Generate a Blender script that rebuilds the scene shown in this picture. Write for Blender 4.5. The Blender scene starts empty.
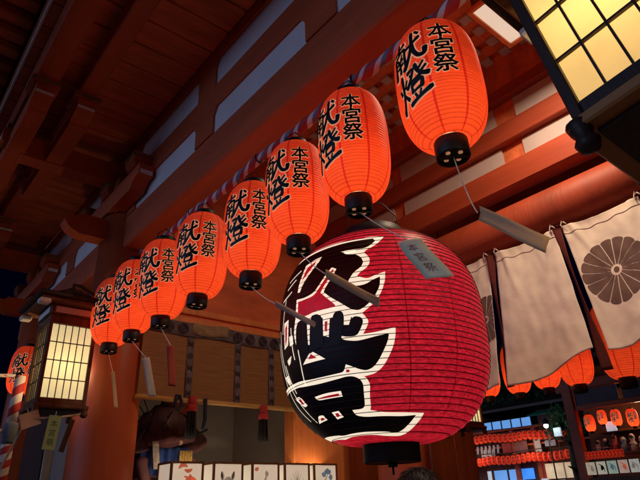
import bpy, bmesh, math, random
from math import sin, cos, pi, radians as rad, atan2, hypot
from mathutils import Vector as V, Matrix as M4, noise
from mathutils.geometry import tessellate_polygon
random.seed(7)
S = bpy.context.scene
COL = S.collection

# ------------------------------------------------------------------ camera
cam_d = bpy.data.cameras.new('camera')
cam = bpy.data.objects.new('camera', cam_d); COL.objects.link(cam)
p, ro, az = rad(25.6), rad(2.3), rad(40.5)
Fw = V((sin(az)*cos(p), cos(az)*cos(p), sin(p)))
Rt = V((cos(az), -sin(az), 0)); Up = Rt.cross(Fw)
R2 = Rt*cos(ro) - Up*sin(ro); U2 = R2.cross(Fw)
mt = M4((R2, U2, -Fw)).transposed().to_4x4(); mt.translation = (0, 0, 1.6)
cam.matrix_world = mt
cam_d.sensor_width = 36; cam_d.lens = 36*550/640
cam_d.clip_start = 0.05; cam_d.clip_end = 800
S.camera = cam

# ------------------------------------------------------------------ sky, dusk light, exposure
w = bpy.data.worlds.new('World'); S.world = w; w.use_nodes = True
nt = w.node_tree
sky = nt.nodes.new('ShaderNodeTexSky'); sky.sky_type = 'NISHITA'; sky.sun_disc = False
SUN_EL, SUN_AZ = rad(-2.0), rad(283)
sky.sun_elevation = SUN_EL; sky.sun_rotation = SUN_AZ
sky.ozone_density = 8.0; sky.dust_density = 0.2; sky.air_density = 1.0
nt.links.new(sky.outputs[0], nt.nodes['Background'].inputs[0])
nt.nodes['Background'].inputs[1].default_value = 0.03
sun_d = bpy.data.lights.new('sun', 'SUN'); sun_d.energy = 1.05; sun_d.angle = rad(60); sun_d.color = (0.42, 0.55, 1.0)
sun = bpy.data.objects.new('sun', sun_d); COL.objects.link(sun)
sd = V((sin(SUN_AZ)*cos(rad(.7)), cos(SUN_AZ)*cos(rad(.7)), sin(rad(.7))))
sun.rotation_euler = (-sd).to_track_quat('-Z', 'Y').to_euler()
S.view_settings.view_transform = 'Standard'; S.view_settings.look = 'None'
S.view_settings.exposure = 0; S.view_settings.gamma = 1; S.view_settings.use_curve_mapping = False
S.cycles.use_denoising = True; S.cycles.max_bounces = 7; S.cycles.sample_clamp_indirect = 4

# ------------------------------------------------------------------ materials
def mat(name, col, rough=.6, var=.25, scale=6, stretch=(1, 1, 1), bump=.0, bscale=40, emit=None, es=0, spec=.3, metal=0, trans=None, wear=None, wscale=2.3):
    m = bpy.data.materials.new(name); m.use_nodes = True
    N, L = m.node_tree.nodes, m.node_tree.links
    b = N['Principled BSDF']
    b.inputs['Roughness'].default_value = rough; b.inputs['Metallic'].default_value = metal
    b.inputs['Specular IOR Level'].default_value = spec
    tc = N.new('ShaderNodeTexCoord'); mp = N.new('ShaderNodeMapping')
    mp.inputs['Scale'].default_value = stretch
    L.new(tc.outputs['Object'], mp.inputs[0])
    nz = N.new('ShaderNodeTexNoise'); nz.inputs['Scale'].default_value = scale; nz.inputs['Detail'].default_value = 7
    nz.inputs['Roughness'].default_value = .65
    L.new(mp.outputs[0], nz.inputs['Vector'])
    rp = N.new('ShaderNodeValToRGB')
    lo = [c*(1-var) for c in col]; hi = [min(1, c*(1+var)) for c in col]
    rp.color_ramp.elements[0].position = .3; rp.color_ramp.elements[0].color = (*lo, 1)
    rp.color_ramp.elements[1].position = .7; rp.color_ramp.elements[1].color = (*hi, 1)
    L.new(nz.outputs['Fac'], rp.inputs[0])
    out = rp.outputs[0]
    if wear:
        n2 = N.new('ShaderNodeTexNoise'); n2.inputs['Scale'].default_value = wscale; n2.inputs['Detail'].default_value = 9; n2.inputs['Roughness'].default_value = .75
        L.new(tc.outputs['Object'], n2.inputs['Vector'])
        r2 = N.new('ShaderNodeValToRGB'); r2.color_ramp.elements[0].position = .58; r2.color_ramp.elements[1].position = .75
        r2.color_ramp.elements[1].color = (.7, .7, .7, 1); r2.color_ramp.elements[0].color = (0, 0, 0, 1)
        L.new(n2.outputs['Fac'], r2.inputs[0])
        mx = N.new('ShaderNodeMix'); mx.data_type = 'RGBA'
        L.new(r2.outputs[0], mx.inputs[0]); L.new(out, mx.inputs[6]); mx.inputs[7].default_value = (*wear, 1)
        out = mx.outputs[2]
    L.new(out, b.inputs['Base Color'])
    if bump:
        nb = N.new('ShaderNodeTexNoise'); nb.inputs['Scale'].default_value = bscale; nb.inputs['Detail'].default_value = 5
        L.new(mp.outputs[0], nb.inputs['Vector'])
        bp = N.new('ShaderNodeBump'); bp.inputs['Strength'].default_value = bump; bp.inputs['Distance'].default_value = .01
        L.new(nb.outputs['Fac'], bp.inputs['Height']); L.new(bp.outputs[0], b.inputs['Normal'])
    if emit:
        mu = N.new('ShaderNodeMix'); mu.data_type = 'RGBA'; mu.blend_type = 'MULTIPLY'; mu.inputs[0].default_value = 1
        rr = N.new('ShaderNodeValToRGB'); rr.color_ramp.elements[0].position = .25; rr.color_ramp.elements[1].position = .75
        k = 1-var; rr.color_ramp.elements[0].color = (k, k, k*.95, 1)
        L.new(nz.outputs['Fac'], rr.inputs[0]); src = rr.outputs[0]
        if wear:
            m3 = N.new('ShaderNodeMix'); m3.data_type = 'RGBA'; L.new(r2.outputs[0], m3.inputs[0]); L.new(src, m3.inputs[6]); m3.inputs[7].default_value = (.62, .50, .30, 1); src = m3.outputs[2]
        L.new(src, mu.inputs[6]); mu.inputs[7].default_value = (*emit, 1)
        L.new(mu.outputs[2], b.inputs['Emission Color']); b.inputs['Emission Strength'].default_value = es
    if trans:
        t = N.new('ShaderNodeBsdfTranslucent'); t.inputs[0].default_value = (*trans[0], 1)
        if emit: L.new(out, t.inputs[0])
        ms = N.new('ShaderNodeMixShader'); ms.inputs[0].default_value = trans[1]
        o = N['Material Output']
        L.new(b.outputs[0], ms.inputs[1]); L.new(t.outputs[0], ms.inputs[2]); L.new(ms.outputs[0], o.inputs[0])
    return m

M = {}
M['red'] = mat('vermilion_paint', (.52, .105, .034), .5, .32, 3, (1, .12, 1), .35, 40, wear=(.30, .06, .03))
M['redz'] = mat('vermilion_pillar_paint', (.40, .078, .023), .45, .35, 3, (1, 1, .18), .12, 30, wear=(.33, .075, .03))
M['redboard'] = mat('red_ceiling_board', (.66, .16, .06), .6, .4, 4, (.3, 2, 1), .15, 40)
M['olive'] = mat('olive_painted_band', (.20, .14, .035), .6, .3, 12)
M['redin'] = mat('dimmed_vermilion_paint', (.33, .055, .022), .55, .3, 3, (1, .12, 1), .3, 40, wear=(.22, .04, .02))  # darker copy of the vermilion: dim light on the far side put into the colour
M['plaster'] = mat('white_plaster', (.78, .76, .74), .85, .07, 3, bump=.1, bscale=60)
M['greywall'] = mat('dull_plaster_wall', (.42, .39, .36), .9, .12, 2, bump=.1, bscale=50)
M['white'] = mat('white_paint', (.78, .75, .70), .6, .08, 8)
M['black'] = mat('black_lacquer', (.012, .011, .011), .5, .3, 10, spec=.3)
M['ink'] = mat('black_ink', (.008, .007, .007), .5, .3, 30, spec=.25)
M['cream'] = mat('cream_lettering_edge', (.75, .42, .28), .7, .1, 20, emit=(.85, .38, .20), es=.55)
M['dark'] = mat('dark_stained_wood', (.045, .022, .014), .45, .4, 5, (6, 6, .6), .2, 30)
M['brown'] = mat('brown_wood', (.16, .065, .025), .5, .35, 5, (6, 6, .6), .2, 30)
M['dooro'] = mat('orange_wood_boards', (.70, .23, .068), .5, .28, 4, (2, 1, .15), .12, 30, wear=(.40, .09, .03))
M['gold'] = mat('brass', (.55, .36, .10), .35, .2, 10, metal=.9)
M['rope'] = mat('straw_rope', (.52, .42, .28), .9, .2, 60)
M['string'] = mat('white_string', (.75, .68, .60), .8, .1, 50)
M['stone'] = mat('grey_stone_paving', (.24, .225, .21), .85, .3, 4, bump=.3, bscale=20)
M['hair'] = mat('black_hair', (.012, .010, .010), .5, .4, 80, (1, 1, .2), .5, 200)
M['skin'] = mat('skin', (.52, .32, .23), .5, .08, 12)
M['cloth'] = mat('dark_navy_jacket', (.02, .025, .045), .85, .2, 30)
M['trouser'] = mat('grey_trousers', (.05, .05, .055), .85, .2, 30)

def colour_node(m): return m.node_tree.nodes['Principled BSDF']
# ------------------------------------------------------------------ mesh helpers
class MB:
    def __init__(s): s.b = bmesh.new()
    def _m(s, vs, rot=None, loc=None):
        if rot is not None: bmesh.ops.rotate(s.b, verts=vs, cent=(0, 0, 0), matrix=rot)
        if loc is not None: bmesh.ops.translate(s.b, verts=vs, vec=V(loc))
    def box(s, x0, x1, y0, y1, z0, z1, rot=None, piv=None, mi=0, bev=0):
        g = bmesh.ops.create_cube(s.b, size=1)['verts']
        for v in g: v.co = V((x0+(v.co.x+.5)*(x1-x0), y0+(v.co.y+.5)*(y1-y0), z0+(v.co.z+.5)*(z1-z0)))
        fs = list({f for v in g for f in v.link_faces})
        for f in fs: f.material_index = mi
        if bev:
            es = list({e for v in g for e in v.link_edges})
            r = bmesh.ops.bevel(s.b, geom=es, offset=bev, segments=1, affect='EDGES', clamp_overlap=True)
            g = list({v for f in r['faces'] for v in f.verts} | {v for v in g if v.is_valid})
            for f in r['faces']: f.material_index = mi
        if rot is not None: bmesh.ops.rotate(s.b, verts=g, cent=V(piv or ((x0+x1)/2, (y0+y1)/2, (z0+z1)/2)), matrix=rot)
        return s
    def lathe(s, prof, n=32, c=(0, 0, 0), cap=True, mi=0, smooth=True):
        rings = []
        for r, z in prof:
            rings.append([s.b.verts.new((c[0]+r*sin(2*pi*k/n), c[1]-r*cos(2*pi*k/n), c[2]+z)) for k in range(n)])
        for a, b in zip(rings, rings[1:]):
            for k in range(n):
                f = s.b.faces.new((a[k], a[(k+1) % n], b[(k+1) % n], b[k])); f.material_index = mi; f.smooth = smooth
        if cap:
            for r, rv in ((rings[0], True), (rings[-1], False)):
                f = s.b.faces.new(r[::-1] if rv else r); f.material_index = mi
        return s
    def tube(s, pts, r, n=8, mi=0, cap=True, smooth=True):
        pts = [V(q) for q in pts]; rs = r if isinstance(r, (list, tuple)) else [r]*len(pts)
        rings = []; prev = None
        for i, q in enumerate(pts):
            t = (pts[min(i+1, len(pts)-1)]-pts[max(i-1, 0)]).normalized()
            if prev is None:
                a = t.cross(V((0, 0, 1)));
                if a.length < .05: a = t.cross(V((0, 1, 0)))
            else: a = prev - t*prev.dot(t)
            a.normalize(); prev = a; b = t.cross(a)
            rings.append([s.b.verts.new(q+a*rs[i]*cos(2*pi*k/n)+b*rs[i]*sin(2*pi*k/n)) for k in range(n)])
        for a, b in zip(rings, rings[1:]):
            for k in range(n):
                f = s.b.faces.new((a[k], a[(k+1) % n], b[(k+1) % n], b[k])); f.smooth = smooth; f.material_index = mi
        if cap:
            s.b.faces.new(rings[0][::-1]).material_index = mi; s.b.faces.new(rings[-1]).material_index = mi
        return s
    def ball(s, c, r, sc=(1, 1, 1), n=16, mi=0):
        g = bmesh.ops.create_uvsphere(s.b, u_segments=n, v_segments=max(6, n//2+2), radius=r)['verts']
        for v in g: v.co = V((c[0]+v.co.x*sc[0], c[1]+v.co.y*sc[1], c[2]+v.co.z*sc[2]))
        for f in {f for v in g for f in v.link_faces}: f.smooth = True; f.material_index = mi
        return s
    def prism(s, poly, to3, d, mi=0):
        """extrude polygon (2D list) : to3(u,v,w) -> xyz for w=0 and w=d"""
        a = [s.b.verts.new(to3(u, v, 0)) for u, v in poly]; b = [s.b.verts.new(to3(u, v, d)) for u, v in poly]
        n = len(poly)
        s.b.faces.new(a[::-1]).material_index = mi; s.b.faces.new(b).material_index = mi
        for k in range(n): s.b.faces.new((a[k], a[(k+1) % n], b[(k+1) % n], b[k])).material_index = mi
        return s
    def grid(s, f, nu, nv, mi=0, smooth=True):
        vs = [[s.b.verts.new(f(i/nu, j/nv)) for j in range(nv+1)] for i in range(nu+1)]
        for i in range(nu):
            for j in range(nv):
                q = s.b.faces.new((vs[i][j], vs[i+1][j], vs[i+1][j+1], vs[i][j+1])); q.material_index = mi; q.smooth = smooth
        return s
    def build(s, name, mats, parent=None, fix=True, solid=0):
        if fix: bmesh.ops.recalc_face_normals(s.b, faces=s.b.faces[:])
        me = bpy.data.meshes.new(name); s.b.to_mesh(me); s.b.free()
        for m in (mats if isinstance(mats, (list, tuple)) else [mats]): me.materials.append(m)
        o = bpy.data.objects.new(name, me); COL.objects.link(o)
        if parent is not None: o.parent = parent
        if solid:
            md = o.modifiers.new('thickness', 'SOLIDIFY'); md.thickness = solid; md.offset = 0
        return o

def tag(o, label=None, cat=None, group=None, kind=None):
    if label: o['label'] = label
    if cat: o['category'] = cat
    if group: o['group'] = group
    if kind: o['kind'] = kind
    return o
def empty(name, loc=(0, 0, 0), rz=0, **k):
    o = bpy.data.objects.new(name, None); COL.objects.link(o); o.location = loc; o.rotation_euler = (0, 0, rz)
    o.empty_display_size = .1
    return tag(o, **k)
def copy_tree(o, parent=None):
    c = o.copy(); COL.objects.link(c)
    if parent is not None: c.parent = parent
    for ch in list(o.children): copy_tree(ch, c)
    return c

# flat 2D shapes cut on a grid and wrapped on to a surface
def poly_mesh(polys, du, dv):
    b = bmesh.new()
    for pl in polys:
        vs = [b.verts.new((u, v, 0)) for u, v in pl]
        for t in tessellate_polygon([[V((u, v, 0)) for u, v in pl]]):
            try: b.faces.new([vs[i] for i in t])
            except ValueError: pass
    return cut(b, du, dv)
def cut(b, du, dv):
    if not b.verts: return b
    for ax, d in ((0, du), (1, dv)):
        lo = min(v.co[ax] for v in b.verts); hi = max(v.co[ax] for v in b.verts)
        n = V((1, 0, 0)) if ax == 0 else V((0, 1, 0))
        x = lo+d*.371
        while x < hi:
            bmesh.ops.bisect_plane(b, geom=b.verts[:]+b.edges[:]+b.faces[:], dist=1e-7, plane_co=n*x, plane_no=n)
            x += d
    return b
def glyph_bm(txt, off=0.0, res=2):
    cu = bpy.data.curves.new('glyph', 'FONT'); cu.body = txt; cu.offset = off; cu.align_x = 'CENTER'; cu.align_y = 'CENTER'
    cu.resolution_u = res
    o = bpy.data.objects.new('glyph', cu); COL.objects.link(o)
    dg = bpy.context.evaluated_depsgraph_get(); dg.update()
    me = bpy.data.meshes.new_from_object(o.evaluated_get(dg))
    b = bmesh.new(); b.from_mesh(me)
    bpy.data.objects.remove(o); bpy.data.meshes.remove(me); bpy.data.curves.remove(cu)
    if b.verts:
        x0 = min(v.co.x for v in b.verts); x1 = max(v.co.x for v in b.verts); y0 = min(v.co.y for v in b.verts); y1 = max(v.co.y for v in b.verts)
        for v in b.verts: v.co.x -= (x0+x1)/2; v.co.y -= (y0+y1)/2; v.co.z = 0
    return b
def add_bm(dst, b, fn, mi=0):
    mp = {v: dst.b.verts.new(fn(v.co.x, v.co.y)) for v in b.verts}
    for f in b.faces:
        try: q = dst.b.faces.new([mp[v] for v in f.verts]); q.material_index = mi
        except ValueError: pass
    b.free()

# ------------------------------------------------------------------ the ground
g = MB(); g.grid(lambda u, v: (-60+160*u, -60+180*v, 0), 40, 40)
tag(g.build('ground', M['stone']), kind='structure')

# ------------------------------------------------------------------ the shrine hall
hall = empty('shrine_hall', (1.3, 0, 0), label='vermilion timber shrine hall with white plaster frieze and bracketed eaves', cat='shrine hall')
HX = 1.3
def part(mb, name, m, par=hall, **k):
    """build in world coordinates, then hang under the hall"""
    o = mb.build(name, m, None, **k); o.parent = par
    o.location = (-HX, 0, 0) if par is hall else (0, 0, 0)
    return o
Y0, Y1 = -1.9, 6.6
def pillar(x, y, r=.205, top=3.6):
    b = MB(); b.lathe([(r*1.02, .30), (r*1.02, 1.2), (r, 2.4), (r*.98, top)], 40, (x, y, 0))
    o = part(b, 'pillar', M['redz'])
    b = MB(); b.lathe([(.33, .3), (.33, .41), (.28, .445), (.21, .45)], 32, (x, y, 0)); part(b, 'plinth', M['stone'], o)
    return o
for x, y in ((1.335, 3.82), (1.335, 5.95), (1.335, -1.1), (3.36, 3.05), (3.36, -1.1)): pillar(x, y)

def strip(name, m, x0, x1, y0, y1, z0, z1, bev=.006, par=hall):
    return part(MB().box(x0, x1, y0, y1, z0, z1, bev=bev), name, m, par)
# near long side
strip('eave_beam', M['red'], 1.24, 1.43, Y0, Y1, 3.32, 3.575, .012)
STR = (.26, 1.39, 2.49, 3.62, 4.98, 6.1, -.9)
def frieze(xa, xb, zs, name):
    """rails at zs pairs"""
    for z0, z1 in zs: strip(name, M['red'], xa, xb, Y0, Y1, z0, z1)
frieze(1.235, 1.33, ((3.755, 3.925), (4.135, 4.235)), 'frieze_rail')
for z0, z1 in ((3.577, 3.753), (3.927, 4.133)):
    for a, b_ in zip(sorted(STR), sorted(STR)[1:]):
        pan = MB().box(1.252, 1.30, a+.085, b_-.085, z0, z1); part(pan, 'frieze_panel', M['plaster'])
    for y in STR:
        ww = .11
        b = MB()
        c_ = .05
        # strut with shouldered corners, as cut in the photograph
        b.prism([(-ww, z0), (ww, z0), (ww, z1-c_), (ww+.035, z1), (-ww-.035, z1), (-ww, z1-c_)], lambda u, v, ww_, y=y: (1.24+ww_, y+u, v), .085)
        part(b, 'frieze_strut', M['red'])
# eaves: boards, purlins, outer rafters
b = MB(); y = Y0
while y < Y1-.02:
    b.box(.325, 1.236, y, y+.194, 4.236, 4.262, bev=.004); y += .207
part(b, 'eave_boards', M['redboard'])
strip('eave_boards_backing', M['redboard'], .30, 1.236, Y0, Y1, 4.266, 4.30)
strip('eave_edge_trim', M['white'], .308, .322, Y0, Y1, 4.225, 4.262, .002)
for x0, x1 in ((.652, .761), (.383, .527)):
    strip('purlin', M['red'], x0, x1, Y0, Y1, 4.095, 4.232, .01)
b = MB(); y = Y0
while y < Y1-.3:
    b.box(-1.5, .30, y, y+.085, 4.40, 4.47, bev=.01); y += .165
part(b, 'flying_rafters', M['redboard'])
b = MB(); b.box(-1.5, .30, Y0, Y1-.3, 4.474, 4.52); part(b, 'outer_eave_boards', M['redboard'])
b = MB(); b.box(-.02, .08, Y0, Y1-.2, 4.285, 4.397, bev=.01); part(b, 'outer_purlin', M['red'])

def block(b, x, y, z, s=.085, h=.10, mi=0):
    """bearing block: square top, curved-in foot"""
    b.box(x-s, x+s, y-s, y+s, z+h*.45, z+h, bev=.004, mi=mi)
    n = 4
    for k in range(n):
        t0, t1 = k/n, (k+1)/n
        q = s*(.70+.30*t1**.6)
        b.box(x-q, x+q, y-q, y+q, z+h*.45*t0, z+h*.45*t1-.0005, mi=mi)
def arm_poly(L, h):
    """bracket arm outline along its length: upturned, rounded-under ends"""
    pts = [(-L, h), (-L, h*.45)]
    for k in range(1, 6):
        a = pi/2*k/5; pts.append((-L+.11*(1-cos(a)) if False else -L+.13*sin(a), h*.45*(cos(a))))
    pts2 = [(-u, v) for u, v in pts[::-1]]
    return pts+pts2
def bracket_set(py):
    root = MB(); block(root, 1.335, py, 3.61, .19, .265)
    br = part(root, 'bracket_set', M['redz'])
    def P(mb, n, m): return part(mb, n, m, br)
    # cross arm pointing out under the eaves
    b = MB(); b.prism(arm_poly(.98, .17), lambda u, v, w_: (1.335+u, py-.065+w_, 3.88+v), .13); P(b, 'bracket_arm', M['red'])
    for x in (.455, .706):
        z = 3.89
        b = MB(); b.prism(arm_poly(.72, .13), lambda u, v, w_, x=x: (x-.055+w_, py+u, 3.89+v), .11); P(b, 'bracket_arm', M['red'])
        for s in (-1, 1):
            t = MB(); t.box(x-.053, x+.053, py+s*.722-.004, py+s*.722+.004, 3.952, 3.968); P(t, 'arm_end', M['white'])
        for dy in (-.62, 0, .62):
            b = MB(); block(b, x, py+dy, 4.022, .082, .072); P(b, 'bearing_block', M['red'])
            b = MB()
            for dz in (.022,): b.box(x-.0865, x+.0865, py+dy-.0865, py+dy+.0865, 4.058, 4.078)
            P(b, 'painted_band', M['olive'])
    # arm along the wall
    b = MB(); b.prism(arm_poly(.62, .15), lambda u, v, w_: (1.13+w_, py+u, 3.62+v), .105); P(b, 'bracket_arm', M['red'])
    for s in (-1, 0, 1):
        b = MB(); block(b, 1.18, py+s*.5, 3.772, .08, .11); P(b, 'bearing_block', M['red'])
        b = MB(); b.box(1.095, 1.265, py+s*.5-.085, py+s*.5+.085, 3.845, 3.863); P(b, 'painted_band', M['olive'])
    for s in (-1, 1):
        t = MB(); t.box(1.14, 1.225, py+s*.622-.004, py+s*.622+.004, 3.69, 3.72); P(t, 'arm_end', M['white'])
    t = MB(); t.box(.351, .357, py-.06, py+.06, 3.965, 3.995); P(t, 'arm_end', M['white'])
    # nosing: carved beam end with a white tip
    b = MB(); b.prism([(0, 0), (.20, 0), (.27, .03), (.31, .08), (.29, .13), (.24, .125), (.21, .16), (0, .16)], lambda u, v, w_: (1.16-u, py-.06+w_, 3.40+v), .12); P(b, 'carved_nosing', M['red'])
for py in (3.82, 5.95, -1.1): bracket_set(py)

# ceiling inside, with white pads in rows
b = MB(); b.box(1.33, 3.35, Y0, Y1, 4.665, 4.70); part(b, 'hall_ceiling', M['redboard'])
b = MB()
k = 0
x = 1.46
while x < 3.3:
    b.box(x-.052, x+.052, Y0+.05, Y1-.05, 4.635, 4.664, bev=.004); x += .16
part(b, 'ceiling_battens', M['redboard'])
padm = mat('dull_white_pad', (.52, .46, .46), .8, .12)
pad0 = part(MB().box(-.038, .038, -.036, .036, 4.610, 4.634, bev=.004), 'ceiling_pad', padm)
b = MB(); n = 0
for j in range(27):
    for i in range(11):
        x, y = 1.54+.16*i, -.08+.153*j
        if 7 <= j <= 17 and i >= 2 and n < 99:
            o = pad0 if n == 0 else pad0.copy()
            if n: COL.objects.link(o)
            o.location = (x-HX, y, 0); n += 1
        else: b.box(x-.038, x+.038, y-.036, y+.036, 4.610, 4.634, bev=.004)
tag(part(b, 'ceiling_pads', padm), kind='stuff')
strip('inner_frieze_board', M['redboard'], 1.335, 1.36, Y0, Y1, 3.58, 4.66)
M['dullplaster'] = mat('dimmed_plaster', (.50, .43, .42), .85, .1, 3)  # plaster colour darkened to make the far frieze look dimly lit
# far long side over the curtains
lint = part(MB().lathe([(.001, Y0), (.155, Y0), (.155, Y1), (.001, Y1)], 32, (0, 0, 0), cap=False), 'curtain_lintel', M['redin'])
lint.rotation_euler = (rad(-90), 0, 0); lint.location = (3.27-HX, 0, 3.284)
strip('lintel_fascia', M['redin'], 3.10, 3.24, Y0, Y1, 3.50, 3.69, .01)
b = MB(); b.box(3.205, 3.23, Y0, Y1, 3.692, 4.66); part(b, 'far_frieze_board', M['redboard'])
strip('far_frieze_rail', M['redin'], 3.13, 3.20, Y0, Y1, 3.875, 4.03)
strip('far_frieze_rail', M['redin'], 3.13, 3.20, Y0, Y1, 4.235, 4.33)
for z0, z1 in ((3.70, 3.868), (4.036, 4.228)):
    for ya, yb in ((-1.5, -.62), (-.50, .42), (.54, 1.50), (1.67, 2.62), (2.74, 3.6)):
        if z0 > 4: ya, yb = ya+.0, yb-.0
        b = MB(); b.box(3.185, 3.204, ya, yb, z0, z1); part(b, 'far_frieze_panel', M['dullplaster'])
# end wall
YW = 3.72
strip('end_lintel', M['dooro'], 1.45, 5.1, YW-.05, YW+.06, 2.845, 2.90)
strip('end_lintel', M['dooro'], 1.45, 5.1, YW-.02, YW+.05, 2.935, 2.985)
strip('end_lintel_back', M['redboard'], 1.45, 5.1, YW+.0, YW+.045, 2.902, 2.933, .001)
b = MB(); b.box(1.45, 5.1, YW+.02, YW+.07, 2.987, 4.66); part(b, 'end_wall_board', M['redboard'])
strip('end_post', M['dooro'], 2.79, 3.02, YW-.045, YW+.10, 0, 2.843, .012)
b = MB(); x = 3.024; i = 0
while x < 5.0:
    wd = (.30, .10, .36, .34)[i % 4]; i += 1
    dz = (.0, -.03, .0, .012)[i % 4]
    b.box(x, x+wd-.007, YW+dz, YW+.06+dz, 0, 2.843, bev=.005); x += wd
part(b, 'end_wall_boards', M['dooro'])
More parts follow.
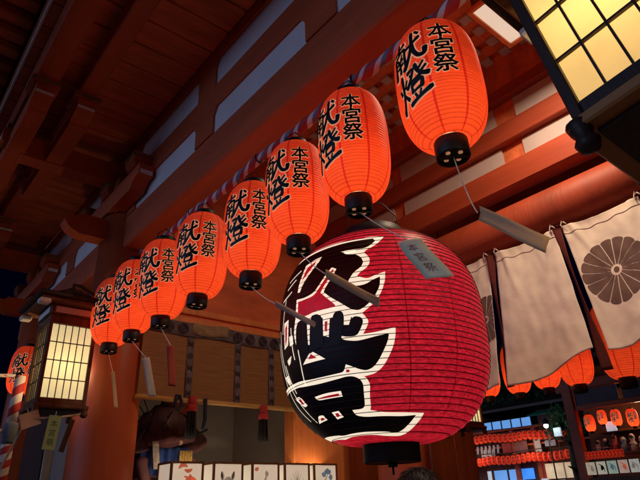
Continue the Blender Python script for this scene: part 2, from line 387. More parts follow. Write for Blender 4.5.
# room behind the blind
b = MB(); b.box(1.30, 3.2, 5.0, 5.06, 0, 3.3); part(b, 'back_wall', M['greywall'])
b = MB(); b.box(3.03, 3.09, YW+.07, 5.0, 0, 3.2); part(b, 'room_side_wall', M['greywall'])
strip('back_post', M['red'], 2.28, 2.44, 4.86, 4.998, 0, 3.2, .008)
b = MB(); b.box(1.36, 1.40, 4.05, 5.015, .2, 3.3); part(b, 'side_wall_panel', mat('darkened_plaster', (.22, .18, .15), .9, .15, 2))  # plaster colour darkened to offset the sun light on this wall
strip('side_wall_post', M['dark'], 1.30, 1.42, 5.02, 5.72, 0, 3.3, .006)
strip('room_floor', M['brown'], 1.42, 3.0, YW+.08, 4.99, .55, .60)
BIG_STROKES = {
 'W': [
  [(-150,42.8),(-25.5,43.7),(-17.5,43.3),(-7.6,43),(-1.3,43.8),(6.8,43),(2.5,37.8),(-1.1,35.1),(-4.5,33.4),(-5.6,31.8),(-3,28.3),(-2.7,25.1),(-4.4,21.9),(-8,19.7),(-9.6,17.6),(-4.7,15.2),(-0.7,17),(4.4,18.6),(4,13.8),(2.1,8.3),(-0.2,4.2),(-3.3,0.8),(-8.3,-2.8),(-7,-4.5),(-5.3,-7.3),(-7,-11.1),(-8.6,-13.4),(-3.6,-13.2),(1.3,-12.4),(6.8,-11.2),(6.4,-15.6),(5.1,-20.3),(2.3,-25.6),(-0.4,-29.3),(-4.3,-32.2),(-9.5,-33.1),(-10.7,-33),(-9.1,-34),(-7.9,-37.2),(-9,-41),(-9.7,-46.1),(-10.5,-47.7),(-2.9,-49),(8.5,-49.4),(23,-49.8),(21.8,-52.6),(18,-56.4),(12.1,-58.6),(-3.4,-58.4),(-14.2,-57.6),(-23.6,-57.4),(-36.6,-57.4),(-52.9,-58.2),(-59.3,-57.6),(-150,-55.9)],
 ],
 'B': [
  [(-150,39.8),(-32,41.1),(-17.1,41.5),(-8.1,41.6),(-0.1,41.8),(0.9,39.5),(-2.1,36.3),(-5.6,34.6),(-12.5,35),(-18.4,34.9),(-15.8,32.4),(-10.6,31.6),(-7.3,29),(-6,25.5),(-7.4,22.6),(-11.1,20.2),(-13.3,17.1),(-14.6,14.5),(-13.9,12.9),(-9.4,11.9),(-5.4,12.4),(-2.3,14.3),(1.7,15.9),(1.3,11.2),(-0.4,7.5),(-2.6,3.9),(-6.2,0.6),(-9.7,-1.3),(-13.1,-0.3),(-14.2,-2),(-13.3,-4.7),(-11.8,-3.9),(-8.9,-4.8),(-7.9,-7),(-9.3,-10.4),(-11.6,-14.1),(-17,-13.8),(-20,-12.6),(-19.6,-14.1),(-17.2,-15.5),(-11.8,-16.5),(-7.4,-16),(-1.7,-14.9),(3.5,-14.2),(2.7,-17.8),(0.5,-22),(-2.2,-26.4),(-5,-29.4),(-8.6,-30.7),(-12,-29.9),(-15.7,-28.1),(-18.7,-26.8),(-20.4,-30.1),(-23.8,-30.4),(-31.7,-30.7),(-40.9,-30.7),(-51.2,-29.9),(-58.6,-30),(-150,-29.9)],
  [(-150,-32.4),(-56.5,-32.2),(-48.2,-33.1),(-36.2,-33.6),(-24.4,-32.9),(-19.8,-32.3),(-16,-32.5),(-12.7,-34.1),(-11.4,-36.5),(-12,-40.4),(-12.9,-45.9),(-15.5,-47),(-21.6,-47),(-20.8,-49.4),(-14.7,-50.4),(-3.6,-50.5),(8.7,-51),(17.9,-50.6),(15.1,-53.7),(11,-56.4),(5.4,-57.5),(-2.5,-56.7),(-12.6,-56.4),(-21.3,-56.2),(-33.2,-56.3),(-45.7,-56.7),(-52.8,-56),(-150,-54.2)],
 ],
 'WH': [
  [(-47.7,13.6),(-40.8,12.5),(-34.2,13.5),(-30.4,17.6),(-26.9,22.1),(-23.5,25.8),(-20.7,24.1),(-23.1,19.3),(-26.6,14.9),(-27.9,12.3),(-24.3,8.6),(-19.5,4.9),(-14.5,0.7),(-11.2,-1.6),(-13.2,-2.1),(-13.8,-4.6),(-15.1,-8),(-17.6,-7.6),(-17.3,-4.1),(-24.8,-2.6),(-26,-12.3),(-29.1,-11.1),(-28.8,-1.7),(-36.1,0),(-37.4,-14),(-39.2,-13.6),(-39.3,0.9),(-44.9,0.5),(-47.7,-3.5),(-48.5,-12.5),(-50.8,-5.4),(-48.5,3.5)],
  [(-31.9,35.4),(-35.8,35.4),(-44.1,33.6),(-45,28),(-46.8,22.6),(-47.2,17.6),(-45.3,17),(-43.3,21.4),(-37.9,27.1),(-33.1,32)],
  [(-37.5,-17.1),(-33.5,-19.7),(-29.4,-22.6),(-37.2,-22.7),(-44.9,-22.7),(-41.3,-19.9)],
  [(-43.2,-38.8),(-33.5,-38.2),(-24.5,-38.3),(-24.4,-40.8),(-32.9,-40.8),(-41.9,-40.8)],
  [(-36.3,-46.8),(-30.8,-46.6),(-29.6,-49.4),(-35.3,-50)],
  [(-63.9,-36.9),(-56.6,-36.3),(-53.2,-41.5),(-57.5,-42.2)],
  [(-49.6,-47),(-44.7,-47.3),(-43.8,-49.5),(-55.4,-50.3)],
  [(-62.6,4.4),(-56.2,4.7),(-57.3,-9.2),(-62.8,-10.5)],
  [(-55.8,-5.1),(-51.8,-5.4),(-51.4,-10.2),(-55.1,-10.6)],
  [(-68.6,-24.6),(-62.3,-24.8),(-61,-29.3),(-65,-29.6)],
  [(-60,-17.2),(-54.3,-15.9),(-56.6,-19.6),(-58.9,-20.2)],
  [(-19,34.9),(-14.2,35.1),(-10.1,34.1),(-14,32.9)],
 ],
 'F': [
  [(-48.7,-14),(-48.2,-2.2),(-45.8,0.7),(-42.4,0.6),(-39.8,-2.3),(-39.2,-13.6),(-39.5,-18.2)],
  [(-38.4,-18.4),(-36.9,-2),(-35.7,1),(-32.4,1.3),(-29.4,-0.6),(-28.7,-5.5),(-29.3,-15.7)],
  [(-26.5,-17.2),(-23.9,-6.5),(-22.8,-0.9),(-20.2,0.4),(-17.7,-0.8),(-17.1,-4.1),(-18.3,-10.1),(-20,-17.3)],
 ],
 'RD': [
  [(-45.8,11.8),(-39.9,11.1),(-33.5,11.9),(-29.7,16.3),(-26.2,20.7),(-22.8,24.3),(-21.9,23.8),(-24.3,19.6),(-27.8,15.2),(-29.6,12.2),(-26.1,8.5),(-21.7,4),(-21.2,2.8),(-26.9,2.4),(-32.3,3.2),(-38.5,1.8),(-46.2,2.8)],
  [(-34.8,33.6),(-41.7,31.4),(-43.3,26.7),(-44.2,23.6),(-39.6,27.3),(-35.9,31.3)],
  [(-37.9,-18.5),(-34.2,-21.3),(-40,-20.9)],
  [(-41.1,-39.8),(-33.5,-39.4),(-26.1,-39.3),(-26.1,-40.4),(-32.7,-40.4),(-39.8,-40.3)],
  [(-34.3,-47.5),(-31.8,-47.4),(-31.3,-48.8),(-34.2,-49.2)],
  [(-60,-37.8),(-56.5,-37.8),(-55.6,-40.6),(-57.8,-40.6)],
  [(-48.2,-48.1),(-45.8,-48.3),(-46.1,-49.3),(-50.2,-49.4)],
  [(-60.6,1.4),(-57.6,2.2),(-58.4,-7.2),(-60.7,-8.8)],
  [(-27.6,-4.1),(-26,-4),(-26.6,-9.6),(-28,-8.8)],
  [(-18.8,-29.2),(-17.1,-29.6),(-17.3,-30.6),(-19.1,-30.6)],
 ],
 'STW': [
  [(-70.6,2.1),(-69.1,-7.6),(-66.5,-17.3),(-64.2,-26),(-62.8,-33.2),(-60.5,-39.5),(-58.2,-45.1),(-56.5,-49.7)],
  [(-67.2,18.6),(-58,19.3),(-53.8,20.5)],
  [(-60.7,23.7),(-56.1,25.1),(-50.7,26.9)],
  [(-60.4,28.3),(-53.4,29.9),(-47.5,31.6)],
  [(-47.5,6.6),(-47.6,2.1)],
  [(-47.3,-14.4),(-46.5,-20.8),(-46.6,-28.4),(-47.1,-32.8)],
  [(-60.8,18.1),(-63.3,8.1),(-65.2,-1.2)],
  [(-53.3,-0.8),(-52.8,-10.3),(-51.2,-18.8)],
  [(-63.3,-19.2),(-60.9,-27.2),(-58.5,-34.9)],
  [(-74.1,-3.9),(-69.8,-16),(-67.9,-26.9),(-67.9,-35.7),(-66.5,-42.5),(-63.1,-48.5)],
  [(-39.9,11.1),(-44.8,9.2)],
 ],
}
# a plain tiled roof closes the hall from above
b = MB()
b.prism([(-1.6, 4.54), (.3, 4.60), (2.33, 6.3), (4.4, 4.60), (6.2, 4.54), (6.2, 4.62), (4.4, 4.75), (2.33, 6.5), (.3, 4.75), (-1.6, 4.62)], lambda u, v, w_: (u, Y0+w_, v), Y1-Y0-.3)
part(b, 'roof', mat('grey_roof_shingle', (.08, .075, .07), .8, .3, 12, bump=.3))
b = MB()
y = Y0
while y < Y1-.4:
    b.box(3.36, 4.9, y, y+.196, 4.236, 4.262, bev=.006); y += .204
part(b, 'eave_boards', M['redboard'])
strip('purlin', M['red'], 4.45, 4.57, Y0, Y1-.3, 3.95, 4.232, .01)

# ------------------------------------------------------------------ paper lantern
def lantern_paper(name, col, seam, es, tcol, tfac, nrib, zlo, zhi, nseam, mott=.12, rough=.55):
    m = bpy.data.materials.new(name); m.use_nodes = True
    N, L = m.node_tree.nodes, m.node_tree.links
    b = N['Principled BSDF']; b.inputs['Roughness'].default_value = rough; b.inputs['Specular IOR Level'].default_value = .35
    tc = N.new('ShaderNodeTexCoord'); sx = N.new('ShaderNodeSeparateXYZ'); L.new(tc.outputs['Object'], sx.inputs[0])
    def ma(op, a, b_=None, c_=None):
        n = N.new('ShaderNodeMath'); n.operation = op
        for i, q in enumerate((a, b_, c_)):
            if q is None: continue
            if isinstance(q, (int, float)): n.inputs[i].default_value = q
            else: L.new(q, n.inputs[i])
        return n.outputs[0]
    ang = ma('ARCTAN2', sx.outputs[0], ma('MULTIPLY', sx.outputs[1], -1))
    k = 2*pi/nseam
    fr = ma('ABSOLUTE', ma('SUBTRACT', ma('FRACT', ma('DIVIDE', ma('ADD', ang, 20*k), k)), .5))   # 0 at the seam between two panels
    sm = N.new('ShaderNodeMapRange'); L.new(fr, sm.inputs[0]); sm.inputs[1].default_value = .028*8/nseam if nseam == 8 else .010; sm.inputs[2].default_value = .05 if nseam == 8 else .018
    sm.inputs[3].default_value = 1; sm.inputs[4].default_value = 0
    # bamboo hoops
    fz = ma('ABSOLUTE', ma('SUBTRACT', ma('FRACT', ma('MULTIPLY', ma('SUBTRACT', sx.outputs[2], zlo), nrib/(zhi-zlo))), .5))
    hp = N.new('ShaderNodeMapRange'); L.new(fz, hp.inputs[0]); hp.inputs[1].default_value = .30; hp.inputs[2].default_value = .5
    hp.inputs[3].default_value = 0; hp.inputs[4].default_value = .5
    nz = N.new('ShaderNodeTexNoise'); nz.inputs['Scale'].default_value = 34 if mott > .2 else 14; nz.inputs['Detail'].default_value = 8; nz.inputs['Roughness'].default_value = .7
    mp = N.new('ShaderNodeMapping'); mp.inputs['Scale'].default_value = (1, 1, 3.2); L.new(tc.outputs['Object'], mp.inputs[0]); L.new(mp.outputs[0], nz.inputs['Vector'])
    def mix(f, a, c, mode='MIX'):
        n = N.new('ShaderNodeMix'); n.data_type = 'RGBA'; n.blend_type = mode
        if isinstance(f, (int, float)): n.inputs[0].default_value = f
        else: L.new(f, n.inputs[0])
        for i, q in ((6, a), (7, c)):
            if isinstance(q, tuple): n.inputs[i].default_value = (*q, 1)
            else: L.new(q, n.inputs[i])
        return n.outputs[2]
    rp = N.new('ShaderNodeMapRange'); L.new(nz.outputs['Fac'], rp.inputs[0]); rp.inputs[1].default_value = .3; rp.inputs[2].default_value = .7
    rp.inputs[3].default_value = 0; rp.inputs[4].default_value = 1
    dk = tuple(c*(1-2.2*mott) for c in col); li = tuple(c*(1+1.6*mott)+.02*mott*5*(1 if mott > .2 else 0) for c in col)
    base = mix(rp.outputs[0], dk, li)
    base = mix(sm.outputs[0], base, seam)
    base = mix(hp.outputs[0], base, tuple(c*.35 for c in seam))
    L.new(base, b.inputs['Base Color']); L.new(base, b.inputs['Emission Color']); b.inputs['Emission Strength'].default_value = es
    t = N.new('ShaderNodeBsdfTranslucent'); L.new(mix(1.0, base, tcol, 'MULTIPLY'), t.inputs[0])
    ms = N.new('ShaderNodeMixShader'); ms.inputs[0].default_value = tfac
    L.new(b.outputs[0], ms.inputs[1]); L.new(t.outputs[0], ms.inputs[2]); L.new(ms.outputs[0], N['Material Output'].inputs[0])
    return m
BRUSH = {
 '献': [[(.02, .79), (.26, .81), (.48, .86)], [(.26, .99), (.25, .70)], [(.08, .65), (.06, .35), (.02, .03)], [(.08, .64), (.44, .68), (.46, .40), (.45, .05), (.37, .10)], [(.16, .56), (.21, .46)], [(.37, .58), (.31, .46)],
        [(.14, .41), (.39, .44)], [(.14, .27), (.39, .30)], [(.26, .44), (.26, .05)],
        [(.50, .58), (.72, .62), (.98, .72)], [(.74, 1.0), (.73, .66), (.64, .34), (.44, .03)], [(.73, .60), (.78, .34), (.90, .14), (1.06, .12), (1.10, .30)], [(.86, .96), (.97, .84)]],
 '燈': [[(.08, .68), (.13, .52)], [(.40, .76), (.31, .58)], [(.24, .98), (.23, .52), (.16, .24), (.02, .03)], [(.22, .44), (.38, .20)],
        [(.45, .90), (.64, .90), (.54, .66), (.38, .50)], [(.52, .80), (.60, .72)], [(.72, 1.0), (.80, .76), (.92, .62), (1.10, .54)], [(.98, .95), (.84, .82)], [(1.04, .80), (.90, .71)],
        [(.50, .57), (.86, .61)], [(.55, .49), (.54, .27)], [(.55, .48), (.86, .50), (.84, .27)], [(.54, .29), (.84, .31)], [(.60, .22), (.64, .12)], [(.80, .23), (.75, .13)], [(.38, .04), (.70, .07), (1.12, .14)]]}
def brush_polys(ch, wd, extra=0):
    out = []; rb_ = random.Random(ord(ch))
    for st in BRUSH[ch]:
        p_ = [V((a-.52, c-.5)) for a, c in st]; q = []
        P4 = [p_[0]*2-p_[1]]+p_+[p_[-1]*2-p_[-2]]
        for i in range(1, len(P4)-2):
            for k in range(6):
                t = k/6; a, b_, c, d = P4[i-1:i+3]
                q.append(.5*((2*b_)+(c-a)*t+(2*a-5*b_+4*c-d)*t*t+(3*b_-a-3*c+d)*t**3))
        q.append(p_[-1]); n = len(q)-1; L_ = sum((q[i+1]-q[i]).length for i in range(n)); w0 = wd*(.8+.5*min(1, L_/.6))*rb_.uniform(.9, 1.1)
        o1, o2 = [], []
        for i, c in enumerate(q):
            t = i/n; d = (q[min(i+1, n)]-q[max(i-1, 0)]).normalized(); nn = V((-d.y, d.x))
            w_ = w0*(1.05-.9*t*(1-t)*1.4+.15*t)*(1 if 0 < i < n else .62)+extra
            e = -d*(extra+w0*.35) if i == 0 else (d*(extra+w0*.3) if i == n else V((0, 0)))
            o1.append(tuple(c+nn*w_+e)); o2.append(tuple(c-nn*w_+e))
        out.append(o1+o2[::-1])
    return out
M['lpaper'] = lantern_paper('orange_red_lantern_paper', (.88, .125, .036), (.60, .030, .018), .25, (1, 1, 1), .5, 40, .065, .585, 8, .09)
M['hole'] = mat('lit_cap_hole', (.7, .35, .2), .6, .1, emit=(.8, .34, .17), es=.35)
LR = .157
def lprof(z, R=LR, zc=.325, H=.262, rc=.057):
    t = max(-1, min(1, (z-zc)/H)); return rc+(R-rc)*(1-abs(t)**3.0)**.5
def bulb(parent, z, power, col=(1, .62, .32), r=.03):
    d = bpy.data.lights.new('bulb', 'POINT'); d.energy = power; d.color = col; d.shadow_soft_size = r
    o = bpy.data.objects.new('bulb', d); COL.objects.link(o); o.parent = parent; o.location = (0, 0, z); return o
def letters(parent, spec, prof, R, mats, name='lettering', lift=.0018, out=.05):
    """spec: list of (chars, angle in degrees, top z, glyph width, glyph height, shear, bold)"""
    mb = MB()
    for layer in (0, 1):
        for chars, th, zt, gw, gh, sh, bold in spec:
            for i, ch in enumerate(chars):
                if ch in BRUSH:
                    zc = zt-gh*(i+.5)*1.04
                    for k_, pl in enumerate(brush_polys(ch, .052, .032 if layer == 0 else 0)):
                        bm_ = poly_mesh([[(x*gw, (y+x*sh)*gh) for x, y in pl]], .0137, .0143)
                        def fn(u, v):
                            a = rad(th)+u/R; r = prof(zc+v)+lift*.7+layer*.0026+k_*.00012
                            return (r*sin(a), -r*cos(a), zc+v)
                        add_bm(mb, bm_, fn, layer)
                    continue
                for s_ in range(8 if layer == 0 else 4):
                    g_ = glyph_bm(ch, bold)
                    sx_, sy_ = gw/.92, gh/.92
                    for v in g_.verts:
                        x, y = v.co.x, v.co.y+v.co.x*sh
                        v.co.x, v.co.y = x*sx_, y*sy_
                    cut(g_, .0137, .0143)
                    zc = zt-gh*(i+.5)*1.04
                    ox, oy = (.0042*cos(s_*pi/4), .0042*sin(s_*pi/4)) if layer == 0 else (.0013*cos(s_*pi/2+.4), .0013*sin(s_*pi/2+.4))
                    def fn(u, v):
                        z = zc+v+oy; a = rad(th)+(u+ox)/R; r = prof(z)+lift+layer*.0022+s_*.00018
                        return (r*sin(a), -r*cos(a), z)
                    add_bm(mb, g_, fn, layer)
    return mb.build(name, mats, parent, fix=False)
def ribbed(prof, nrib, zlo, zhi, sub=4, depth=.0022):
    pr = []
    n = nrib*sub
    for i in range(n+1):
        z = zlo+(zhi-zlo)*i/n
        pr.append((prof(z)-depth*(1-abs(sin(pi*i/sub)))**2, z))
    return pr
def make_lantern():
    root = empty('paper_lantern')
    b = MB(); b.lathe(ribbed(lprof, 40, .065, .585), 56, cap=False); b.build('paper_shell', M['lpaper'], root)
    letters(root, [('本宮祭', 0, .492, .080, .077, .0, .0085), ('献燈', -49, .482, .130, .150, .16, .009)], lprof, LR, [M['cream'], M['ink']])
    b = MB(); b.lathe([(.050, .004), (.057, .0), (.059, .004), (.059, .066), (.055, .072), (.045, .072), (.045, .012)], 40, cap=False)
    c = b.build('bottom_cap', M['black'], root)
    b = MB(); b.lathe([(.0, .010), (.05, .010)], 32, cap=False); b.box(-.05, .05, -.007, .007, .001, .0095); b.build('cap_plate', M['black'], c)
    for k in range(4):
        a = pi/4+k*pi/2
        h = MB(); h.lathe([(.0, .0), (.0085, .0), (.0085, .003), (0, .003)], 12, (.030*cos(a), .030*sin(a), .0062), cap=False); h.build('cap_hole', M['hole'], c)
    b = MB(); b.lathe([(.046, .579), (.064, .580), (.064, .612), (.060, .618), (.0, .618)], 40, cap=False); t = b.build('top_cap', M['black'], root)
    b = MB(); b.tube([(-.055, 0, .612), (-.05, 0, .65), (0, 0, .69), (.05, 0, .65), (.055, 0, .612)], .003, 6); b.build('wire_handle', M['dark'], root)
    bulb(root, .19, 1.1)
    return root
proto = make_lantern()
spots = [((440.4, 0), .91, 2.66, 13), (0, 1.387, 2.655, 1), (0, 1.79, 2.63, 7), (0, 2.19, 2.59, 12), (0, 2.755, 2.645, 13), (0, 3.235, 2.645, 9), (0, 3.70, 2.665, 10), (0, 4.13, 2.675, 12)]
LLAB = ['largest nearest orange paper lantern of the row, highest at the upper right',
        'second orange lantern of the row, its bottom cap just above the giant red lantern',
        'third orange lantern of the row, its black bottom cap left of the giant lantern top',
        'fourth orange lantern of the row, hanging between the third and the one over the blind',
        'fifth orange lantern of the row, fully clear, hanging above the bamboo blind',
        'sixth orange lantern of the row, partly behind the fifth one',
        'seventh orange lantern of the row, before the round pillar top',
        'eighth and farthest small orange lantern, beside the lit box lantern on the pillar']
lanterns = []
for i, (q, y, z, d) in enumerate(spots):
    o = proto if i == 0 else copy_tree(proto)
    x = 1.40
    o.location = (x, y, z); o.rotation_euler = (rad(random.uniform(-2, 2)), rad(random.uniform(-2, 2)), atan2(-x, y)+rad(d)); q_ = random.uniform(.97, 1.03); o.scale = (q_, q_, random.uniform(.985, 1.015))
    tag(o, LLAB[i], 'lantern', 'orange paper lanterns along the eave beam'); lanterns.append(o)
# one more beyond the box lantern, five outside behind the curtains
o = copy_tree(proto); o.location = (1.385, 6.75, 2.72); o.rotation_euler = (rad(3), rad(2), atan2(-1.385, 6.75)+rad(24))
tag(o, 'orange paper lantern at the far left edge, half hidden behind the lit box lantern', 'lantern', 'orange paper lanterns along the eave beam')
OL = ['leftmost lantern tip behind the curtains, next to the giant lantern', 'second lantern from the left peeking below the white curtains',
      'third lantern peeking below the white curtains, before the dark trees', 'lantern below the curtain hem just left of the second red strap',
      'biggest lantern below the curtain hem, at the right edge of the picture']
for i, (y, z, sc) in enumerate(((2.97, 2.375, .80), (2.66, 2.355, .82), (2.39, 2.35, .86), (2.12, 2.325, .96), (1.75, 2.30, 1.15))):
    o = copy_tree(proto); o.location = (4.5, y, z); o.scale = (sc*.92, sc*.92, sc); o.rotation_euler = (0, 0, atan2(-4.5, y)+rad(150+9*i))
    tag(o, 'orange '+OL[i], 'lantern', 'orange lanterns outside behind the curtains')

# ------------------------------------------------------------------ paper wish slips on strings under the lanterns
def slip_mat(n, c): return mat(n, c, .8, .12, 9, trans=(c, .15))
SLIPM = [slip_mat('slip_paper_brown', (.66, .44, .24)), slip_mat('slip_paper_green', (.86, .88, .60)), slip_mat('slip_paper_tan', (.40, .30, .16)),
         slip_mat('slip_paper_dull', (.34, .27, .22)), slip_mat('slip_paper_white', (.46, .46, .42)), slip_mat('slip_paper_red', (.36, .06, .04)), slip_mat('slip_paper_straw', (.60, .46, .22))]
M['redink'] = mat('faded_red_ink', (.38, .12, .12), .7, .2)
def slip(label, p0, p1, p2, wv, m, sag=.03, writing=False):
    """string p0->p1, paper strip p1->p2, width vector wv"""
    p0, p1, p2, wv = V(p0), V(p1), V(p2), V(wv)
    root = empty('paper_slip', p0, label=label, cat='paper slip', group='paper slips on strings under the lanterns')
    d = p1-p0
    b = MB(); b.tube([d*t+V((0, 0, -sag*4*t*(1-t))) for t in [k/8 for k in range(9)]], .0022, 6); b.build('string', M['string'], root)
    a = p1-p0; c = p2-p0; n = (c-a).cross(wv).normalized()
    f = lambda u, v: a+(c-a)*u+wv*(v-.5)+n*(.009*sin(u*5+wv.x*90)+.007*sin(v*3+u*2))
    b = MB(); b.grid(f, 16, 4); pp = b.build('paper', m, root, solid=.0012)
    if writing:
        mb = MB(); Lh = (c-a).length; Wd = wv.length
        for i, ch in enumerate('本宮祭'):
            g_ = glyph_bm(ch, .0)
            for v in g_.verts: v.co.x *= .042; v.co.y *= .042
            cut(g_, .02, .02)
            u0 = .24+.25*i
            for sgn in (1,):
                add_bm(mb, g_, lambda u, v: f(u0-v/Lh, .5-u/Wd if False else .5+u/Wd)+n*SGN*.0022)
        mb.build('writing', M['redink'], pp, fix=False)
    return root
SGN = 1
cap = lambda i: V(lanterns[i].location)
slip('grey brown paper slip blown sideways on a white string under the largest lantern', cap(0)+V((0, 0, .005)), (1.38, .845, 2.41), (1.38, .645, 2.22), (.008, .018, -.04), SLIPM[0], .03)
slip('pale green paper slip with red writing before the giant lantern top', cap(1)+V((0, 0, .005)), (1.36, 1.115, 2.415), (1.36, 1.015, 2.245), (0, -.105, -.022), SLIPM[1], .01, True)
slip('olive tan paper slip crossing the giant black brush strokes', cap(2)+V((0, 0, .005)), (1.40, 1.60, 2.455), (1.40, 1.32, 2.255), (.012, .014, .05), SLIPM[2], .01)
slip('dull brown paper slip at the left side of the giant lantern', cap(3)+V((0, 0, .005)), (1.40, 1.96, 2.43), (1.40, 1.70, 2.27), (.006, .012, .034), SLIPM[3], .01)
slip('red paper slip hanging before the left ribbon of the blind', cap(5)+V((0, 0, .005)), (1.42, 3.10, 2.50), (1.43, 3.06, 2.25), (.042, -.014, .0), SLIPM[5], 0)
slip('white paper slip hanging before the blind, tilted', cap(6)+V((0, 0, .005)), (1.42, 3.46, 2.50), (1.45, 3.37, 2.24), (.040, -.022, .007), SLIPM[4], 0)
slip('straw yellow paper slip hanging before the pillar', cap(7)+V((0, 0, .005)), (1.40, 3.98, 2.50), (1.41, 3.86, 2.24), (.022, -.010, .004), SLIPM[6], 0)

# ------------------------------------------------------------------ giant lantern
BC = V((2.36, 2.23, 1.785)); BZC, BR, BH = .695, .606, .60
def bprof(z):
    t = max(-1, min(1, (z-BZC)/BH)); return .17+(BR-.17)*(1-abs(t)**2.7)**.5
M['bpaper'] = lantern_paper('crimson_lantern_skin', (.60, .008, .050), (.30, .006, .016), .14, (1, 1, 1), .5, 42, BZC-BH, BZC+BH, 14, .32, .32)
M['bred'] = mat('crimson_patch', (.5, .01, .03), .4, .25, 20, emit=(.5, .01, .03), es=.5)
M['bwhite'] = mat('white_lantern_skin', (.8, .74, .62), .5, .12, 9, emit=(1, .84, .64), es=.92)
big = empty('giant_lantern', BC, atan2(-BC.x, BC.y), label='giant round crimson lantern with black brush writing edged in white', cat='giant lantern')
b = MB(); b.lathe(ribbed(bprof, 42, BZC-BH, BZC+BH, 4, .006), 96, cap=False); b.build('paper_shell', M['bpaper'], big)
b = MB()
for k in range(1, 42):
    z = BZC-BH+2*BH*k/42; r = bprof(z)+.0015
    ring = [V((r*sin(2*pi*i/96), -r*cos(2*pi*i/96), z)) for i in range(97)]
    b.tube(ring, .0021, 5, cap=False)
b.build('hoop_ribs', mat('dark_hoop', (.05, .006, .010), .5, .3, 20), big)
def smooth_poly(q):
    for it in range(2):
        o = []; n = len(q)
        for i in range(n):
            a, c, d = V(q[i-1]), V(q[i]), V(q[(i+1) % n])
            u, w_ = c-a, d-c
            if u.length > 1e-6 and w_.length > 1e-6 and u.angle(w_) < rad(62): o += [tuple(c-u*.22), tuple(c+w_*.22)]
            else: o.append(tuple(c))
        q = o
    return q
def wrap_polys(polys, mats, name, lift, inflate=0):
    mb = MB()
    for i, pl in enumerate(polys):
        q = [(rad(t)*.6, z/100) for t, z in pl]
        bm_ = poly_mesh([smooth_poly(q)], .02, .012)
        l = lift+.00012*i
        def fn(u, v):
            a = u/.6; z = BZC+v; r = bprof(z)+l; return (r*sin(a), -r*cos(a), z)
        add_bm(mb, bm_, fn)
    return mb.build(name, mats, big, fix=False)
def stroke_poly(pts, wd):
    o1, o2 = [], []
    for i, (t, z) in enumerate(pts):
        a = pts[max(i-1, 0)]; c = pts[min(i+1, len(pts)-1)]
        dx, dy = (c[0]-a[0])*1.05, c[1]-a[1]; n = hypot(dx, dy) or 1
        o1.append((t-dy/n*wd/1.05, z+dx/n*wd)); o2.append((t+dy/n*wd/1.05, z-dx/n*wd))
    return o1+o2[::-1]
wrap_polys(BIG_STROKES['W'], M['bwhite'], 'lettering_edge', .0005)
wrap_polys(BIG_STROKES['B'], M['ink'], 'lettering', .0012)
for i, q_ in enumerate(BIG_STROKES['WH']+[stroke_poly(s_, .36) for s_ in BIG_STROKES['STW']]): wrap_polys([q_], M['bwhite'], 'lettering_gap', .0020+.0001*i)
wrap_polys(BIG_STROKES['F'], M['ink'], 'lettering_stroke', .0036)
for q_ in BIG_STROKES['RD']: wrap_polys([q_], M['bred'], 'lettering_gap_fill', .0046)
b = MB(); b.lathe([(.0, .004), (.148, .004), (.152, .0), (.156, .004), (.156, .10), (.165, .106), (.150, .112)], 48, cap=False); b.build('bottom_cap', M['black'], big)
b = MB(); b.tube([(0, 0, .004), (0, 0, -.02)], .026, 12); b.tube([(0, 0, -.02), (0, .012, -.035), (0, .0, -.055), (0, -.012, -.04), (0, 0, -.028)], .006, 8); b.build('bottom_hook', M['black'], big)
b = MB(); b.lathe([(.175, BZC+BH-.012), (.192, BZC+BH), (.192, BZC+BH+.095), (.180, BZC+BH+.10), (0, BZC+BH+.10)], 48, cap=False); b.build('top_cap', M['black'], big)
zt = BZC+BH+.09
b = MB(); b.tube([(-.17, 0, zt), (-.16, 0, zt+.12), (-.08, 0, zt+.22), (0, 0, zt+.25), (.08, 0, zt+.22), (.16, 0, zt+.12), (.17, 0, zt)], .005, 8); b.build('wire_handle', M['dark'], big)
b = MB(); b.tube([(0, 0, zt+.25), (0, 0, 5.40-1.785)], .007, 8); b.build('hanging_cable', M['dark'], big)
bulb(big, .72, 13, (1, .75, .55), .10)

